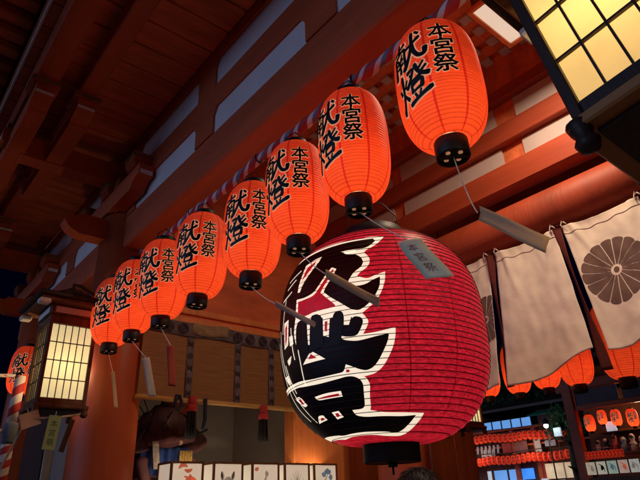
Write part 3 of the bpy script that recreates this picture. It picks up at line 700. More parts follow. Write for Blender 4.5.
# ------------------------------------------------------------------ lit box lanterns
def pane_mat(n, col, es, stain, base): 
    return mat(n, base, .7, stain, 7, emit=col, es=es, trans=(base, .5), wear=tuple(c*.5 for c in base), wscale=7)
def box_lantern(name, wdt, hgt, cols, rows, pane, label, loc, rot=(0, 0, 0), roof=True, wood='brown', addlamp=0, backx=False, arm=None, lamp=9, lampoff=(0, 0), drop=4.23, rim=None, group='lit box lanterns under the eaves'):
    root = empty(name, loc, label=label, cat='box lantern', group=group); root.rotation_euler = rot
    h = wdt/2; t = .020
    W_ = M[wood]
    for sx_ in (-1, 1):
        for sy_ in (-1, 1):
            b = MB(); b.box(sx_*(h-t/2)-t/2, sx_*(h-t/2)+t/2, sy_*(h-t/2)-t/2, sy_*(h-t/2)+t/2, .03, hgt+.03, bev=.003); b.build('post', W_, root)
            b = MB(); b.lathe([(.004, -.035), (.016, -.030), (.021, -.016), (.014, -.004), (.019, .008), (.022, .022), (.015, .030)], 16, (sx_*(h-.004), sy_*(h-.004), 0)); b.build('foot', W_, root)
    for nm_, z0, z1 in (('bottom_rails', .032, .062), ('top_rails', hgt-.02, hgt+.03)):
        b = MB()
        for s_ in (-1, 1):
            b.box(-h+t, h-t, s_*(h-.011)-.009, s_*(h-.011)+.009, z0, z1, bev=.002)
            b.box(s_*(h-.011)-.009, s_*(h-.011)+.009, -h+t, h-t, z0, z1, bev=.002)
        b.build(nm_, W_, root)
    b = MB(); b.box(-h-.012, h+.012, -h-.012, h+.012, .008, .030, bev=.004); b.build('base_rim', M[rim] if rim else W_, root)
    b = MB(); b.box(-h+.022, h-.022, -h+.022, h-.022, .0, .0075); b.build('bottom_board', M['dark'], root)
    z0, z1 = .063, hgt-.021
    for k in range(4):
        R_ = M4.Rotation(k*pi/2, 3, 'Z')
        b = MB(); b.grid(lambda u, v: V((-h+t+(2*h-2*t)*u, -h+.019, z0+(z1-z0)*v)), 2, 2, smooth=False); bmesh.ops.rotate(b.b, verts=b.b.verts, cent=(0, 0, 0), matrix=R_); pn = b.build('paper_pane', pane, root)
        b = MB()
        for i in range(1, cols):
            x = -h+t+(2*h-2*t)*i/cols; b.box(x-.0021, x+.0021, -h+.0115, -h+.0185, z0, z1)
        for i in range(1, rows):
            z = z0+(z1-z0)*i/rows; b.box(-h+t, h-t, -h+.0105, -h+.0178, z-.0024, z+.0024)
        bmesh.ops.rotate(b.b, verts=b.b.verts, cent=(0, 0, 0), matrix=R_); b.build('lattice', M['dark'], pn)
    if roof:
        z = hgt+.032
        b = MB(); b.box(-h-.005, h+.005, -h-.005, h+.005, z, z+.055, bev=.004); b.build('header', W_, root)
        b = MB()
        for k in range(4):
            R_ = M4.Rotation(k*pi/2, 3, 'Z')
            q = MB(); q.box(-h+.02, h-.02, -h-.008, -h-.0055, z+.01, z+.045); bmesh.ops.rotate(q.b, verts=q.b.verts, cent=(0, 0, 0), matrix=R_); q.build('header_panel', M['plaster'], root)
        b.b.free()
        z += .056
        b = MB(); b.box(-h-.075, h+.075, -h-.075, h+.075, z, z+.022, bev=.004); b.build('eave_board', M['brown'], root)
        for sx_ in (-1, 1):
            for sy_ in (-1, 1):
                b = MB(); b.box(sx_*(h+.062)-.03, sx_*(h+.062)+.03, sy_*(h+.062)-.03, sy_*(h+.062)+.03, z-.028, z-.001, bev=.006); b.build('eave_tip', M['white'], root)
        z += .023
        def pyr(u, v):
            x, y = (u-.5)*2, (v-.5)*2; q = max(abs(x), abs(y)); zz = z+.02+.13*(1-q)**1.6
            return ((h+.10)*x, (h+.10)*y, zz)
        b = MB(); b.grid(pyr, 12, 12, smooth=False); b.box(-h-.10, h+.10, -h-.10, h+.10, z, z+.019, bev=.003); b.build('roof', M['dark'], root)
        z += .14
    else: z = hgt+.032
    top = (drop-loc[2])
    b = MB()
    if arm: b.tube([(0, 0, z-.03), (0, 0, z+.02), (arm[0]*.2, arm[1]*.2, z+.04), (arm[0], arm[1], z+.04)], .011, 8); b.build('wall_arm', M['dark'], root)
    else: b.tube([(0, 0, z-.02), (0, 0, top)], .004, 8); b.build('hanging_rod', M['dark'], root)
    if addlamp:  # added lamp on the unseen side of the box, to light pillar and eaves
        b = MB(); b.tube([(h*.7, h+.0, hgt*.62), (h*.7, h+.05, hgt*.62)], .012, 10); sk = b.build('added_lamp_socket', M['dark'], root)
        if backx: sk.rotation_euler = (0, 0, rad(-90))
        b = MB(); b.ball((h*.7, h+.075, hgt*.62), .026); b.build('added_lamp_glass', mat('added_lamp_glass', (.9, .8, .6), .3, 0, emit=(1, .7, .35), es=8), sk)
        q = bulb(root, 0, addlamp, (1, .66, .32), .04); q.location = (h*.7, h+.13, hgt*.62) if not backx else (h+.13, -h*.7, hgt*.62)
    bl = bulb(root, hgt*.5, lamp, (1, .72, .36), .03); bl.location = (lampoff[0], lampoff[1], hgt*.5)
    return root
M['amber'] = mat('underlit_wood', (.42, .17, .05), .5, .2, 6)  # wood colour lightened so the rim looks lit from below
PL = pane_mat('pale_yellow_shoji_paper', (1.0, .90, .56), .72, .08, (.85, .76, .50))
PR = pane_mat('stained_yellow_shoji_paper', (.95, .74, .30), .78, .12, (.80, .62, .30))
box_lantern('box_lantern', .262, .49, 6, 4, PL, 'square box lantern with pale yellow paper panes hanging before the round left pillar', (.885, 3.375, 2.105), (0, 0, 0), lamp=1.5, lampoff=(.0, .0), addlamp=5, arm=(.30, .28))
box_lantern('box_lantern', .275, .52, 5, 4, PR, 'close dark wood box lantern with stained yellow panes, cut by the upper right corner', (.945, .148, 2.145), (rad(-9), 0, 0), wood='dark', lamp=1.5, lampoff=(.0, 0), addlamp=4, backx=True, rim='amber')
box_lantern('box_lantern', .24, .48, 5, 4, PL, 'small far box lantern glowing yellow between the giant lantern and the dark window', (4.13, 3.02, 2.12), lamp=1.5, lampoff=(0, 0), wood='brown')

# tags tied under the left box lantern, and their cord
ct = empty('tag_cord', (.76, 3.2, 2.07), label='straw cord strung under the left box lantern down to the striped pole', cat='cord')
b = MB(); b.tube([(.235, .05, .02), (.1, .02, -.01), (-.03, .03, -.02), (-.08, .2, -.25), (-.10, .35, -.55)], .006, 8); b.build('strand', M['rope'], ct)
def hang_tag(label, x, y, z, wd, ht, m, rot, txt=None):
    r = empty('hanging_tag', (x, y, z), label=label, cat='paper tag', group='paper tags under the left box lantern'); r.rotation_euler = rot
    b = MB(); b.box(-wd/2, wd/2, -.0012, .0012, -ht, 0, bev=.0006); b.build('paper', m, r)
    b = MB(); b.tube([(0, 0, -.01), (0, .004, .02)], .002, 6); b.build('string', M['string'], r)
    if txt:
        mb = MB()
        for i, ch in enumerate(txt):
            g_ = glyph_bm(ch, 0.0)
            for v in g_.verts: v.co *= .038
            add_bm(mb, g_, lambda u, v, i=i: (u, -.0018, -ht*.24-ht*.27*i+v))
        mb.build('writing', mat('tag_ink', (.05, .10, .05), .8), r, fix=False)
hang_tag('green paper tag with writing hanging under the left box lantern', .855, 3.20, 2.07, .062, .17, slip_mat('tag_green', (.38, .52, .24)), (rad(4), rad(3), rad(-6)), '本宮祭')
hang_tag('pinkish tag turned edge on beside the green one', .725, 3.22, 2.08, .10, .075, slip_mat('tag_pink', (.62, .46, .36)), (0, rad(-22), rad(10)))
hang_tag('small dark brown tag hanging right of the green tag', .955, 3.24, 2.06, .028, .17, slip_mat('tag_brown', (.10, .05, .03)), (0, rad(12), rad(0)))

# ------------------------------------------------------------------ striped garland, pole, rope
def stripe_mat(name, cols, period, twist, axis='Y'):
    m = bpy.data.materials.new(name); m.use_nodes = True
    N, L = m.node_tree.nodes, m.node_tree.links; b = N['Principled BSDF']; b.inputs['Roughness'].default_value = .75
    tc = N.new('ShaderNodeTexCoord'); sx = N.new('ShaderNodeSeparateXYZ'); L.new(tc.outputs['Object'], sx.inputs[0])
    ax = 'XYZ'.index(axis); o = [i for i in range(3) if i != ax]
    def ma(op, a, b_):
        n = N.new('ShaderNodeMath'); n.operation = op
        for i, q in enumerate((a, b_)):
            if isinstance(q, (int, float)): n.inputs[i].default_value = q
            else: L.new(q, n.inputs[i])
        return n.outputs[0]
    an = ma('ARCTAN2', sx.outputs[o[0]], sx.outputs[o[1]])
    fr = ma('FRACT', ma('ADD', ma('DIVIDE', sx.outputs[ax], period), ma('MULTIPLY', an, twist/(2*pi))), 0)
    rp = N.new('ShaderNodeValToRGB'); rp.color_ramp.interpolation = 'CONSTANT'
    n = len(cols)
    while len(rp.color_ramp.elements) < n: rp.color_ramp.elements.new(.5)
    for i, c in enumerate(cols): rp.color_ramp.elements[i].position = i/n; rp.color_ramp.elements[i].color = (*c, 1)
    L.new(fr, rp.inputs[0]); L.new(rp.outputs[0], b.inputs['Base Color'])
    return m
M['strap_thread'] = mat('dark_thread', (.08, .03, .03), .9)
cr, cw, cg = (.45, .03, .03), (.70, .62, .60), (.16, .18, .24)
gl = empty('striped_garland', (1.45, 0, 3.375), label='twisted red white and grey cloth garland along the beam behind the orange lanterns', cat='garland')
b = MB()
pts = []; rs = []
for k in range(141):
    y = -1.2+5.0*k/140; s_ = ((y+.2) % .80)/.80
    pts.append((0, y, -.022*4*s_*(1-s_)+.01)); rs.append(.026+.004*sin(y*40))
b.tube(pts, rs, 14); b.build('cloth_twist', stripe_mat('garland_stripes', [cr, cw, cr, cg, cw, cr], .24, 1), gl)
for k in range(7):
    b = MB(); b.tube([(.03*cos(a_*pi/4), -1.0+.8*k, .008+.03*sin(a_*pi/4)) for a_ in range(9)], .004, 6); b.build('tie', M['strap_thread'], gl)
pole = empty('striped_pole', (1.02, 5.0, 0), label='slim pole wrapped in red and white stripes at the lower left edge', cat='pole')
b = MB(); b.lathe([(.045, 0), (.045, 2.20), (.04, 2.24)], 20); b.build('shaft', stripe_mat('pole_stripes', [cr, cw], .11, 1, 'Z'), pole)
b = MB(); b.lathe([(.047, 2.10), (.052, 2.12), (.052, 2.24), (.047, 2.26), (0, 2.26)], 20); b.build('sleeve', mat('blue_grey_cloth', (.10, .12, .17), .8), pole)
b = MB(); b.lathe([(.040, 2.26), (.040, 2.62)], 20); b.build('upper_shaft', stripe_mat('pole_stripes_upper', [cr, cw], .15, 1, 'Z'), pole)
for z, lb in ((2.62, 'upper thin red and white rope running off to the left edge'), (2.20, 'lower thin red and white rope running off to the left edge')):
    r = MB(); r.tube([(0, 0, 0), (-1.2, .2, -.05), (-2.6, .5, .0)], .014, 8)
    o = r.build('striped_rope', stripe_mat('rope_stripes', [cr, cw], .22, .5, 'X')); o.location = (.98, 5.0, z); tag(o, lb, 'rope', 'thin striped ropes on the left')

# ------------------------------------------------------------------ curtains with crests
M['curtain'] = mat('off_white_curtain_cloth', (.88, .79, .66), .9, .08, 5, bump=.35, bscale=14, trans=((.8, .7, .58), .18))
M['crest'] = mat('dull_brown_crest_dye', (.15, .092, .075), .9, .2, 8)
M['strap'] = mat('dark_red_strap', (.10, .015, .012), .8, .2, 10)
CZ = 3.19
def curtain(label, ya, yb, yab, ybb, za, zb, crest=None, seed=0):
    Wd = ya-yb; ym = (ya+yb)/2
    root = empty('door_curtain', (3.33, (ya+yb)/2, CZ), label=label, cat='curtain', group='white curtains under the far beam')
    def f(u, v):      # u along from left (ya) to right, v down
        n = noise.noise(V((u*2.1+seed*3.3, v*1.6, seed)))
        rip = .022*sin(u*7.5+seed*1.7+v*1.2)*(.35+v)*.8+.03*n*v
        fold = .014*math.exp(-((u-.5*v-.12)/.05)**2)*(1-v)**2+.012*math.exp(-((u+.45*v-.9)/.05)**2)*(1-v)**2
        sagt = -.022*math.exp(-u*9)-.006+.012*math.exp(-(1-u)*9) if False else -.016*4*u*(1-u)
        y = (ya+(yab-ya)*v)*(1-u)+(yb+(ybb-yb)*v)*u-ym
        hem = za+(zb-za)*u**1.5+.012*sin(u*7+seed)
        rip += .006*noise.noise(V((u*9+v*4, v*7-u*5, seed*2)))
        z = sagt*(1-v)-(CZ-hem)*v
        return V((rip-fold-.05*v*v, y, z))
    b = MB(); b.grid(f, 48, 72); b.build('cloth', M['curtain'], root, solid=.003)
    # top hem band and ties
    b = MB(); b.tube([f(k/50, .07+.006*sin(k*.5))+V((-.003, 0, 0)) for k in range(51)], .0022, 5); b.build('stitch_line', mat('stitch_thread', (.40, .33, .27), .9), root)
    for u in (.02, .98):
        q = f(u, 0)
        b = MB(); b.tube([q+V((-.012, 0, -.03)), q+V((-.018, .006, .0)), q+V((-.016, -.004, .03)), q+V((.0, 0, .045))], .0035, 6)
        b.tube([q+V((-.018, .0, .01)), q+V((-.03, -.02, .012)), q+V((-.028, -.035, -.01))], .003, 6); b.build('tie_cord', M['string'], root)
    if crest:
        cy, cz, R = crest
        zq = (za+zb)/2; cv = (CZ-cz)/(CZ-zq); y0_ = ya+(yab-ya)*cv; Wd = y0_-(yb+(ybb-yb)*cv); cu = (y0_-cy)/Wd
        def g_(x, y, l):
            u = cu+x/Wd; v = cv-y/(CZ-zq); u = min(max(u, 0), 1)
            return f(u, v)+V((-l, 0, 0))
        mb = MB(); P = []
        for k in range(16):
            a = 2*pi*k/16; hw = pi/16
            pl = [(.17*R, -.045), (.17*R, .045)]
            outl = []
            for t in range(9):
                q = -1+2*t/8; rr = R*(.955+.045*(1-q*q)**.5); outl.append((rr, q*(hw-.017)))
            pl = [(.17*R, -hw*.65)]+outl+[(.17*R, hw*.65)]
            P.append([(r*cos(a+d), r*sin(a+d)) for r, d in pl])
        P.append([(.085*R*cos(2*pi*k/20), .085*R*sin(2*pi*k/20)) for k in range(20)])
        bm_ = poly_mesh(P, .02, .02); add_bm(mb, bm_, lambda x, y: g_(x, y, .0035))
        mb.build('crest', M['crest'], root, fix=False)
    return root
curtain('white curtain with half a round crest showing beside the giant lantern', 2.56, 2.03, 2.60, 2.06, 2.25, 2.25, (2.12, 2.73, .172), 1)
curtain('plain white curtain without crest, the middle one of the three', 1.955, 1.50, 2.015, 1.415, 2.235, 2.36, None, 2)
curtain('white curtain with a full round flower crest at the right edge', 1.44, .955, 1.335, .88, 2.335, 2.44, (1.185, 2.815, .20), 3)
def strap(label, y, yb, zb, tw):
    r = empty('curtain_strap', (3.325, y, CZ), label=label, cat='strap', group='dark red straps between the curtains')
    f = lambda u, v: V((-.008*sin(v*3)+.03*cos(tw+v*4)*(u-.5), (yb-y)*v+(u-.5)*-.060*(1-.62*sin(pi*min(1, v*1.15))**1.2)+.004*sin(v*5+tw), .02-(CZ+.02-zb)*v))
    b = MB(); b.grid(f, 4, 40); b.build('ribbon', M['strap'], r, solid=.004)
    b = MB(); b.box(-.010, .010, -.034, .034, .0, .035, bev=.006); b.build('fold', M['strap'], r)
strap('dark red strap hanging between the crest curtain and the plain one', 1.99, 2.025, 2.245, .3)
strap('dark red strap hanging between the plain curtain and the right one', 1.475, 1.385, 2.235, 1.2)
strap('dark red strap right of the right crest curtain', .92, .85, 2.24, 2.2)

# ------------------------------------------------------------------ bamboo blind
bl = empty('bamboo_blind', (1.45, YW-.10, 2.26), label='amber bamboo blind with patterned ribbons hanging between pillar and door post', cat='blind')
def slat_mat():
    m = mat('bamboo_slats', (.25, .12, .040), .55, .45, 4, (1.2, 1, 60), .2, 60, spec=.3)
    return m
b = MB(); b.box(.0, 1.335, -.004, .004, .035, .58); b.build('slats', slat_mat(), bl)
b = MB(); b.tube([(-.01, -.004, .022), (1.345, -.004, .022)], .017, 12); b.build('bottom_rod', mat('bamboo_rod', (.50, .30, .10), .4, .2, 6, (2, 20, 20)), bl)
M['brocade'] = mat('grey_violet_brocade', (.13, .105, .12), .85, .4, 16)
M['brocadep'] = mat('brocade_pattern', (.035, .028, .04), .85, .2)
b = MB(); b.grid(lambda u, v: V((1.335*u, -.012-.004*sin(u*30), .485+.10*v-.012*abs(sin(u*pi*2.2)))), 60, 3); vl = b.build('valance', M['brocade'], bl, solid=.003)
b = MB(); b.grid(lambda u, v: V((.36+.30*u, -.019-.003*sin(u*9), .50+.082*v-.01*sin(u*5))), 20, 3); b.build('valance_panel', mat('pale_gold_brocade', (.26, .19, .11), .8, .4, 14), vl, solid=.003)
def ringpoly(cx, cy, r0, r1, n=20):
    return [[(cx+r1*cos(2*pi*k/n), cy+r1*sin(2*pi*k/n)), (cx+r1*cos(2*pi*(k+1)/n), cy+r1*sin(2*pi*(k+1)/n)), (cx+r0*cos(2*pi*(k+1)/n), cy+r0*sin(2*pi*(k+1)/n)), (cx+r0*cos(2*pi*k/n), cy+r0*sin(2*pi*k/n))] for k in range(n)]
def motif(mb, x, y, z, s):
    for r0, r1 in ((.78, 1.0), (.42, .60), (0.0001, .2)): add_bm(mb, poly_mesh(ringpoly(x, z, s*r0, s*r1), 9, 9), lambda u, v: (u, y, v))
for k in range(12):
    x = .06+.115*k
    if .34 < x < .68: continue
    mb = MB(); motif(mb, x, -.0215, .525, .040); mb.build('valance_motif', M['brocadep'], vl, fix=False)
for x in (.36, .76, 1.07):
    b = MB(); b.grid(lambda u, v: V((x-.026+.052*u, -.010-.003*sin(v*6), .025+.47*v)), 3, 14); rb = b.build('ribbon', M['brocade'], bl, solid=.003)
    mb = MB()
    for k in range(5):
        z = .07+.088*k
        if k % 2: motif(mb, x, -.0165, z, .020)
        else:
            add_bm(mb, poly_mesh([[(x-.018, z-.022), (x, z-.006), (x+.018, z-.022), (x+.018, z+.022), (x, z+.006), (x-.018, z+.022)]], 9, 9), lambda u, v: (u, -.0165, v))
    mb.build('ribbon_motif', M['brocadep'], rb, fix=False)
for x, zt_, L_ in ((.39, .0, .19), (.985, -.02, .17)):
    b = MB(); b.tube([(x, -.035, zt_+.05), (x, -.03, zt_-.02)], [.024, .034], 12); b.lathe([(.036, -.045), (.040, -.02), (.036, .0)], 16, (x, -.03, zt_-.01)); ta = b.build('tassel', mat('tassel_red_head', (.40, .035, .04), .8), bl)
    b = MB()
    for k in range(60):
        a = random.uniform(0, 2*pi); r = .03*math.sqrt(random.random())
        b.tube([(x+r*cos(a), -.03+r*sin(a), zt_-.045), (x+1.1*r*cos(a), -.03+1.1*r*sin(a), zt_-.12), (x+1.35*r*cos(a), -.03+1.35*r*sin(a), zt_-.045-L_+random.uniform(0, .02))], .0045, 5)
    b.build('tassel_fringe', mat('tassel_black', (.012, .010, .012), .8), ta)
# black hanging cord loops on the left of the blind
b = MB(); b.tube([(.27, -.03, .05), (.255, -.04, -.02), (.28, -.04, -.055), (.31, -.04, -.02), (.29, -.03, .05)], .012, 10); b.build('black_cord', M['cloth'], bl)
b = MB(); b.tube([(.49, -.03, .04), (.495, -.03, -.1), (.48, -.03, -.17)], .014, 10); b.build('black_cord', M['cloth'], bl)
# ------------------------------------------------------------------ skinned figures
def skin_fig(name, joints, bones, mt_, parent, sub=2):
    me = bpy.data.meshes.new(name); me.from_pydata([j[0] for j in joints], bones, []); me.materials.append(mt_)
    o = bpy.data.objects.new(name, me); COL.objects.link(o); o.parent = parent
    md = o.modifiers.new('skin', 'SKIN'); md.use_smooth_shade = True
    for i, j in enumerate(joints):
        r = j[1]; me.skin_vertices[0].data[i].radius = r if isinstance(r, tuple) else (r, r)
    me.skin_vertices[0].data[0].use_root = True
    s_ = o.modifiers.new('subsurf', 'SUBSURF'); s_.levels = sub; s_.render_levels = sub
    return o
# visitor whose head shows at the bottom edge, seen from behind
pr = empty('person', (1.97, 1.72, -.03), atan2(-1.97, 1.72)+pi, label='person with short black hair seen from behind, only the head top under the giant lantern', cat='person')
# local +... faces -Y before rotation; rz turns the face towards the giant lantern
J = [((0, 0, .93), (.15, .11)), ((0, 0, 1.10), (.135, .10)), ((0, .01, 1.28), (.165, .11)), ((0, .015, 1.40), (.12, .085)), ((0, .0, 1.47), .055), ((0, -.01, 1.54), .06), ((0, -.015, 1.62), (.074, .090)), ((0, -.005, 1.685), (.066, .08)),
     ((.18, .015, 1.385), .055), ((.225, .03, 1.12), .043), ((.215, -.05, .88), .033), ((.213, -.07, .80), .035),
     ((-.18, .015, 1.385), .055), ((-.225, .03, 1.12), .043), ((-.215, -.05, .88), .033), ((-.213, -.07, .80), .035),
     ((.09, 0, .86), .09), ((.10, -.01, .48), .06), ((.10, .02, .09), .04), ((.105, -.12, .035), .035),
     ((-.09, 0, .86), .09), ((-.10, -.01, .48), .06), ((-.10, .02, .09), .04), ((-.105, -.12, .035), .035)]
Bn = [(0, 1), (1, 2), (2, 3), (3, 4), (4, 5), (5, 6), (6, 7), (3, 8), (8, 9), (9, 10), (10, 11), (3, 12), (12, 13), (13, 14), (14, 15), (0, 16), (16, 17), (17, 18), (18, 19), (0, 20), (20, 21), (21, 22), (22, 23)]
skin_fig('body', J, Bn, M['skin'], pr)
def hair_f(u, v):
    a = 2*pi*u; t = v*pi*.62
    x, y = sin(a)*sin(t), -cos(a)*sin(t)
    front = max(0, -y)
    z = cos(t)
    if front > .4 and z < .25: z = .25+(z-.25)*.2
    r = 1+.05*noise.noise(V((x*6, y*6, z*9)))+.03*noise.noise(V((x*20, y*20, z*20)))
    return V((.098*x*r, -.004+.112*y*r, 1.635+.115*z*r))
b = MB(); b.grid(hair_f, 48, 24)
for k in range(500):
    u, v = random.random(), random.random()*.95
    q = hair_f(u, v); c = V((0, 0, 1.63)); n = (q-c).normalized(); d = V((random.uniform(-.3, .3), random.uniform(-.3, .3), -.8))
    d = (d-n*d.dot(n)).normalized()
    b.tube([q, q+n*.006+d*.02, q+n*.003+d*.045], [.0016, .0012, .0004], 3)
b.build('hair', M['hair'], pr, fix=False)
Jc = [(V(j[0]), tuple(q+.016 for q in (j[1] if isinstance(j[1], tuple) else (j[1], j[1])))) for j in J]
idx = [0, 1, 2, 3, 8, 9, 10, 12, 13, 14]; mp_ = {i: k for k, i in enumerate(idx)}
skin_fig('jacket', [Jc[i] for i in idx], [(mp_[a], mp_[c]) for a, c in Bn if a in mp_ and c in mp_], M['cloth'], pr)
idx = [0, 16, 17, 18, 20, 21, 22]; mp_ = {i: k for k, i in enumerate(idx)}
skin_fig('trousers', [Jc[i] for i in idx], [(mp_[a], mp_[c]) for a, c in Bn if a in mp_ and c in mp_], M['trouser'], pr)
for s_ in (-1, 1):
    b = MB()
    for i, (dx, L_) in enumerate(((-.024, .058), (-.008, .07), (.008, .066), (.022, .052))):
        b.tube([(s_*.213, -.075+dx, .79), (s_*.208, -.078+dx, .79-L_*.5), (s_*.195, -.08+dx, .79-L_)], [.009, .0085, .006], 8)
    b.tube([(s_*.205, -.10, .815), (s_*.19, -.125, .785), (s_*.18, -.13, .76)], [.010, .009, .006], 8)
    b.build('fingers', M['skin'], pr)
    b = MB(); b.ball((s_*.103, -.06, .045), .05, (1, 2.4, .9), 16); b.build('shoe', M['black'], pr)

# guardian statue in the room behind the blind: robed seated archer
gs = empty('guardian_statue', (1.90, 4.15, 1.82), atan2(-2.06, 4.35)*.5, label='seated robed guardian statue with bow in the dim room under the blind', cat='statue'); gs.scale = (.62, .62, .62)
M['robe'] = mat('dull_mauve_robe', (.15, .072, .078), .85, .4, 9, (1, 1, .35), .6, 16)
M['robeb'] = mat('deep_blue_brocade', (.02, .055, .24), .7, .4, 14)
M['robeg'] = mat('gold_brocade', (.45, .32, .10), .6, .5, 30)
skin_fig('body', [((0, 0, .12), (.17, .13)), ((0, -.01, .36), (.15, .11)), ((0, .0, .62), (.17, .12)), ((0, .0, .76), (.08, .07)), ((0, -.01, .84), .05), ((0, -.02, .95), (.075, .085)), ((0, -.01, 1.04), (.06, .07)),
    ((.20, 0, .68), .075), ((.29, -.06, .45), .06), ((.14, -.24, .36), .045), ((.10, -.28, .36), .04), ((-.20, 0, .68), .075), ((-.30, -.06, .45), .06), ((-.16, -.24, .38), .045), ((-.12, -.28, .38), .04),
    ((.13, -.06, .10), .10), ((.30, -.32, .16), .075), ((.20, -.42, -.2), .06), ((-.13, -.06, .10), .10), ((-.30, -.32, .16), .075), ((-.20, -.42, -.2), .06)],
    [(0, 1), (1, 2), (2, 3), (3, 4), (4, 5), (5, 6), (3, 7), (7, 8), (8, 9), (9, 10), (3, 11), (11, 12), (12, 13), (13, 14), (0, 15), (15, 16), (16, 17), (0, 18), (18, 19), (19, 20)], M['robe'], gs)
b = MB(); b.ball((0, -.035, .955), .082, (.9, 1, 1.18), 20); b.ball((0, -.118, .945), .014, (1, 1, 1.4), 10); b.build('face', mat('statue_face', (.55, .42, .34), .6), gs)
for s_ in (-1, 1):
    b = MB(); b.ball((s_*.12, -.34, .36), .05, (1, 1.1, .8), 14); b.build('hand', mat('statue_hand', (.45, .32, .24), .6), gs)
for s_ in (-1, 1):
    def sl(u, v, s_=s_):
        a = 2*pi*u; t = v; c = V((s_*(.20+.10*t), -.02-.20*t*t, .70-.30*t)); r = .085+.15*t
        return c+V((cos(a)*r*.8, sin(a)*r*.45, sin(a)*r*.5-.08*t*(1-cos(a))*.5))
    b = MB(); b.grid(sl, 28, 12); b.build('sleeve', M['robe'], gs, solid=.006)
def rb(u, v):
    a = 2*pi*u; z = .82-.84*v; r = .10+.16*v**.6+.09*max(0, v-.55); q = 1+.09*abs(sin(a*6+.6*sin(v*5)))*(.3+v)
    return V((cos(a)*r*1.25*q, sin(a)*r*.85*q-.06*v, z))
b = MB(); b.grid(rb, 60, 18); b.build('robe', M['robe'], gs, solid=.006)
b = MB(); b.tube([(-.10, -.06, .80), (-.03, -.155, .66), (.05, -.20, .50)], .016, 8); b.tube([(.10, -.06, .80), (.03, -.16, .66), (-.05, -.20, .50)], .016, 8); b.build('collar', mat('dim_collar', (.17, .12, .115), .8), gs)
b = MB(); b.grid(lambda u, v: V(((u-.5)*.62, -.30-.05*cos((u-.5)*5)-.02*sin(u*40), .30-.30*v)), 40, 8); b.build('apron', M['robeb'], gs, solid=.01)
b = MB(); b.grid(lambda u, v: V((.12+.15*u, -.40-.01*sin(u*30), .26-.24*v)), 20, 8); b.build('gold_panel', M['robeg'], gs, solid=.01)
b = MB(); b.grid(lambda u, v: V((-.20+.07*u+.04*v, -.40-.01*sin(u*30), .36-.30*v)), 8, 8); b.build('silver_sash', mat('pale_brocade', (.5, .47, .42), .6, .5, 30), gs, solid=.01)
b = MB(); b.lathe([(.0, 1.13), (.06, 1.12), (.085, 1.06), (.09, 1.02), (.11, 1.0)], 24); b.tube([(.0, .07, 1.05), (0, .14, 1.16), (0, .16, .9)], [.03, .02, .03], 10); b.build('black_cap', M['black'], gs)
b = MB(); b.tube([(.30, -.30, .40), (.0, -.36, .36), (-.24, -.34, .34)], [.03, .075, .03], 14); b.build('quiver', mat('mauve_leather', (.13, .055, .06), .7, .5, 14, (.3, 3, 3), .5, 20), gs)
b = MB(); b.tube([(-.20, -.42, .70), (-.34, -.40, .40), (-.50, -.38, .10), (-.72, -.36, -.25)], .008, 8); b.tube([(-.24, -.42, .50), (-.40, -.40, .22), (-.74, -.36, -.25)], .003, 6); b.build('bow', M['black'], gs)
b = MB()
for k in range(6): b.tube([(-.12, -.1, .5), (-.30-.05*k, -.16, .86-.07*k)], .006, 6)
b.build('arrow_shafts', M['dark'], gs)
b = MB(); b.tube([(.30, -.2, .42), (.48, -.25, .52)], .014, 8); b.build('sword_hilt', M['black'], gs)
b = MB(); b.box(-.4, .4, -.5, .3, -2.0, -.21, bev=.01); b.build('pedestal', M['brown'], gs)

# row of lit picture boxes along the foot of the blind
M['lp'] = mat('lit_drawing_paper', (.72, .66, .56), .8, .10, 6, emit=(1, .82, .62), es=.40)
inks = {'red': mat('red_paint', (.62, .14, .08), .7, .3, 20, emit=(.8, .20, .10), es=.35), 'grey': mat('grey_wash', (.40, .37, .33), .8, .3, 20, emit=(.5, .42, .34), es=.28), 'black': mat('black_paint', (.03, .03, .03), .8, .3), 'blue': mat('blue_wash', (.18, .26, .38), .8, .3, 20, emit=(.2, .28, .38), es=.3)}
def blob(cx, cz, rx, rz, n=14, j=.25):
    return [(cx+rx*cos(2*pi*k/n)*(1+random.uniform(-j, j)), cz+rz*sin(2*pi*k/n)*(1+random.uniform(-j, j))) for k in range(n)]
def sweep(x0, z0, x1, z1, bend, wd, n=8):
    pts = []
    for k in range(n+1):
        t = k/n; pts.append((x0+(x1-x0)*t-(z1-z0)*bend*4*t*(1-t), z0+(z1-z0)*t+(x1-x0)*bend*4*t*(1-t)))
    o1, o2 = [], []
    for i, (x, z) in enumerate(pts):
        a, c = pts[max(i-1, 0)], pts[min(i+1, n)]; dx, dz = c[0]-a[0], c[1]-a[1]; L_ = hypot(dx, dz) or 1; q = wd*(.25+.75*sin(pi*(i+.3)/(n+.6)))
        o1.append((x-dz/L_*q, z+dx/L_*q)); o2.append((x+dz/L_*q, z-dx/L_*q))
    return o1+o2[::-1]
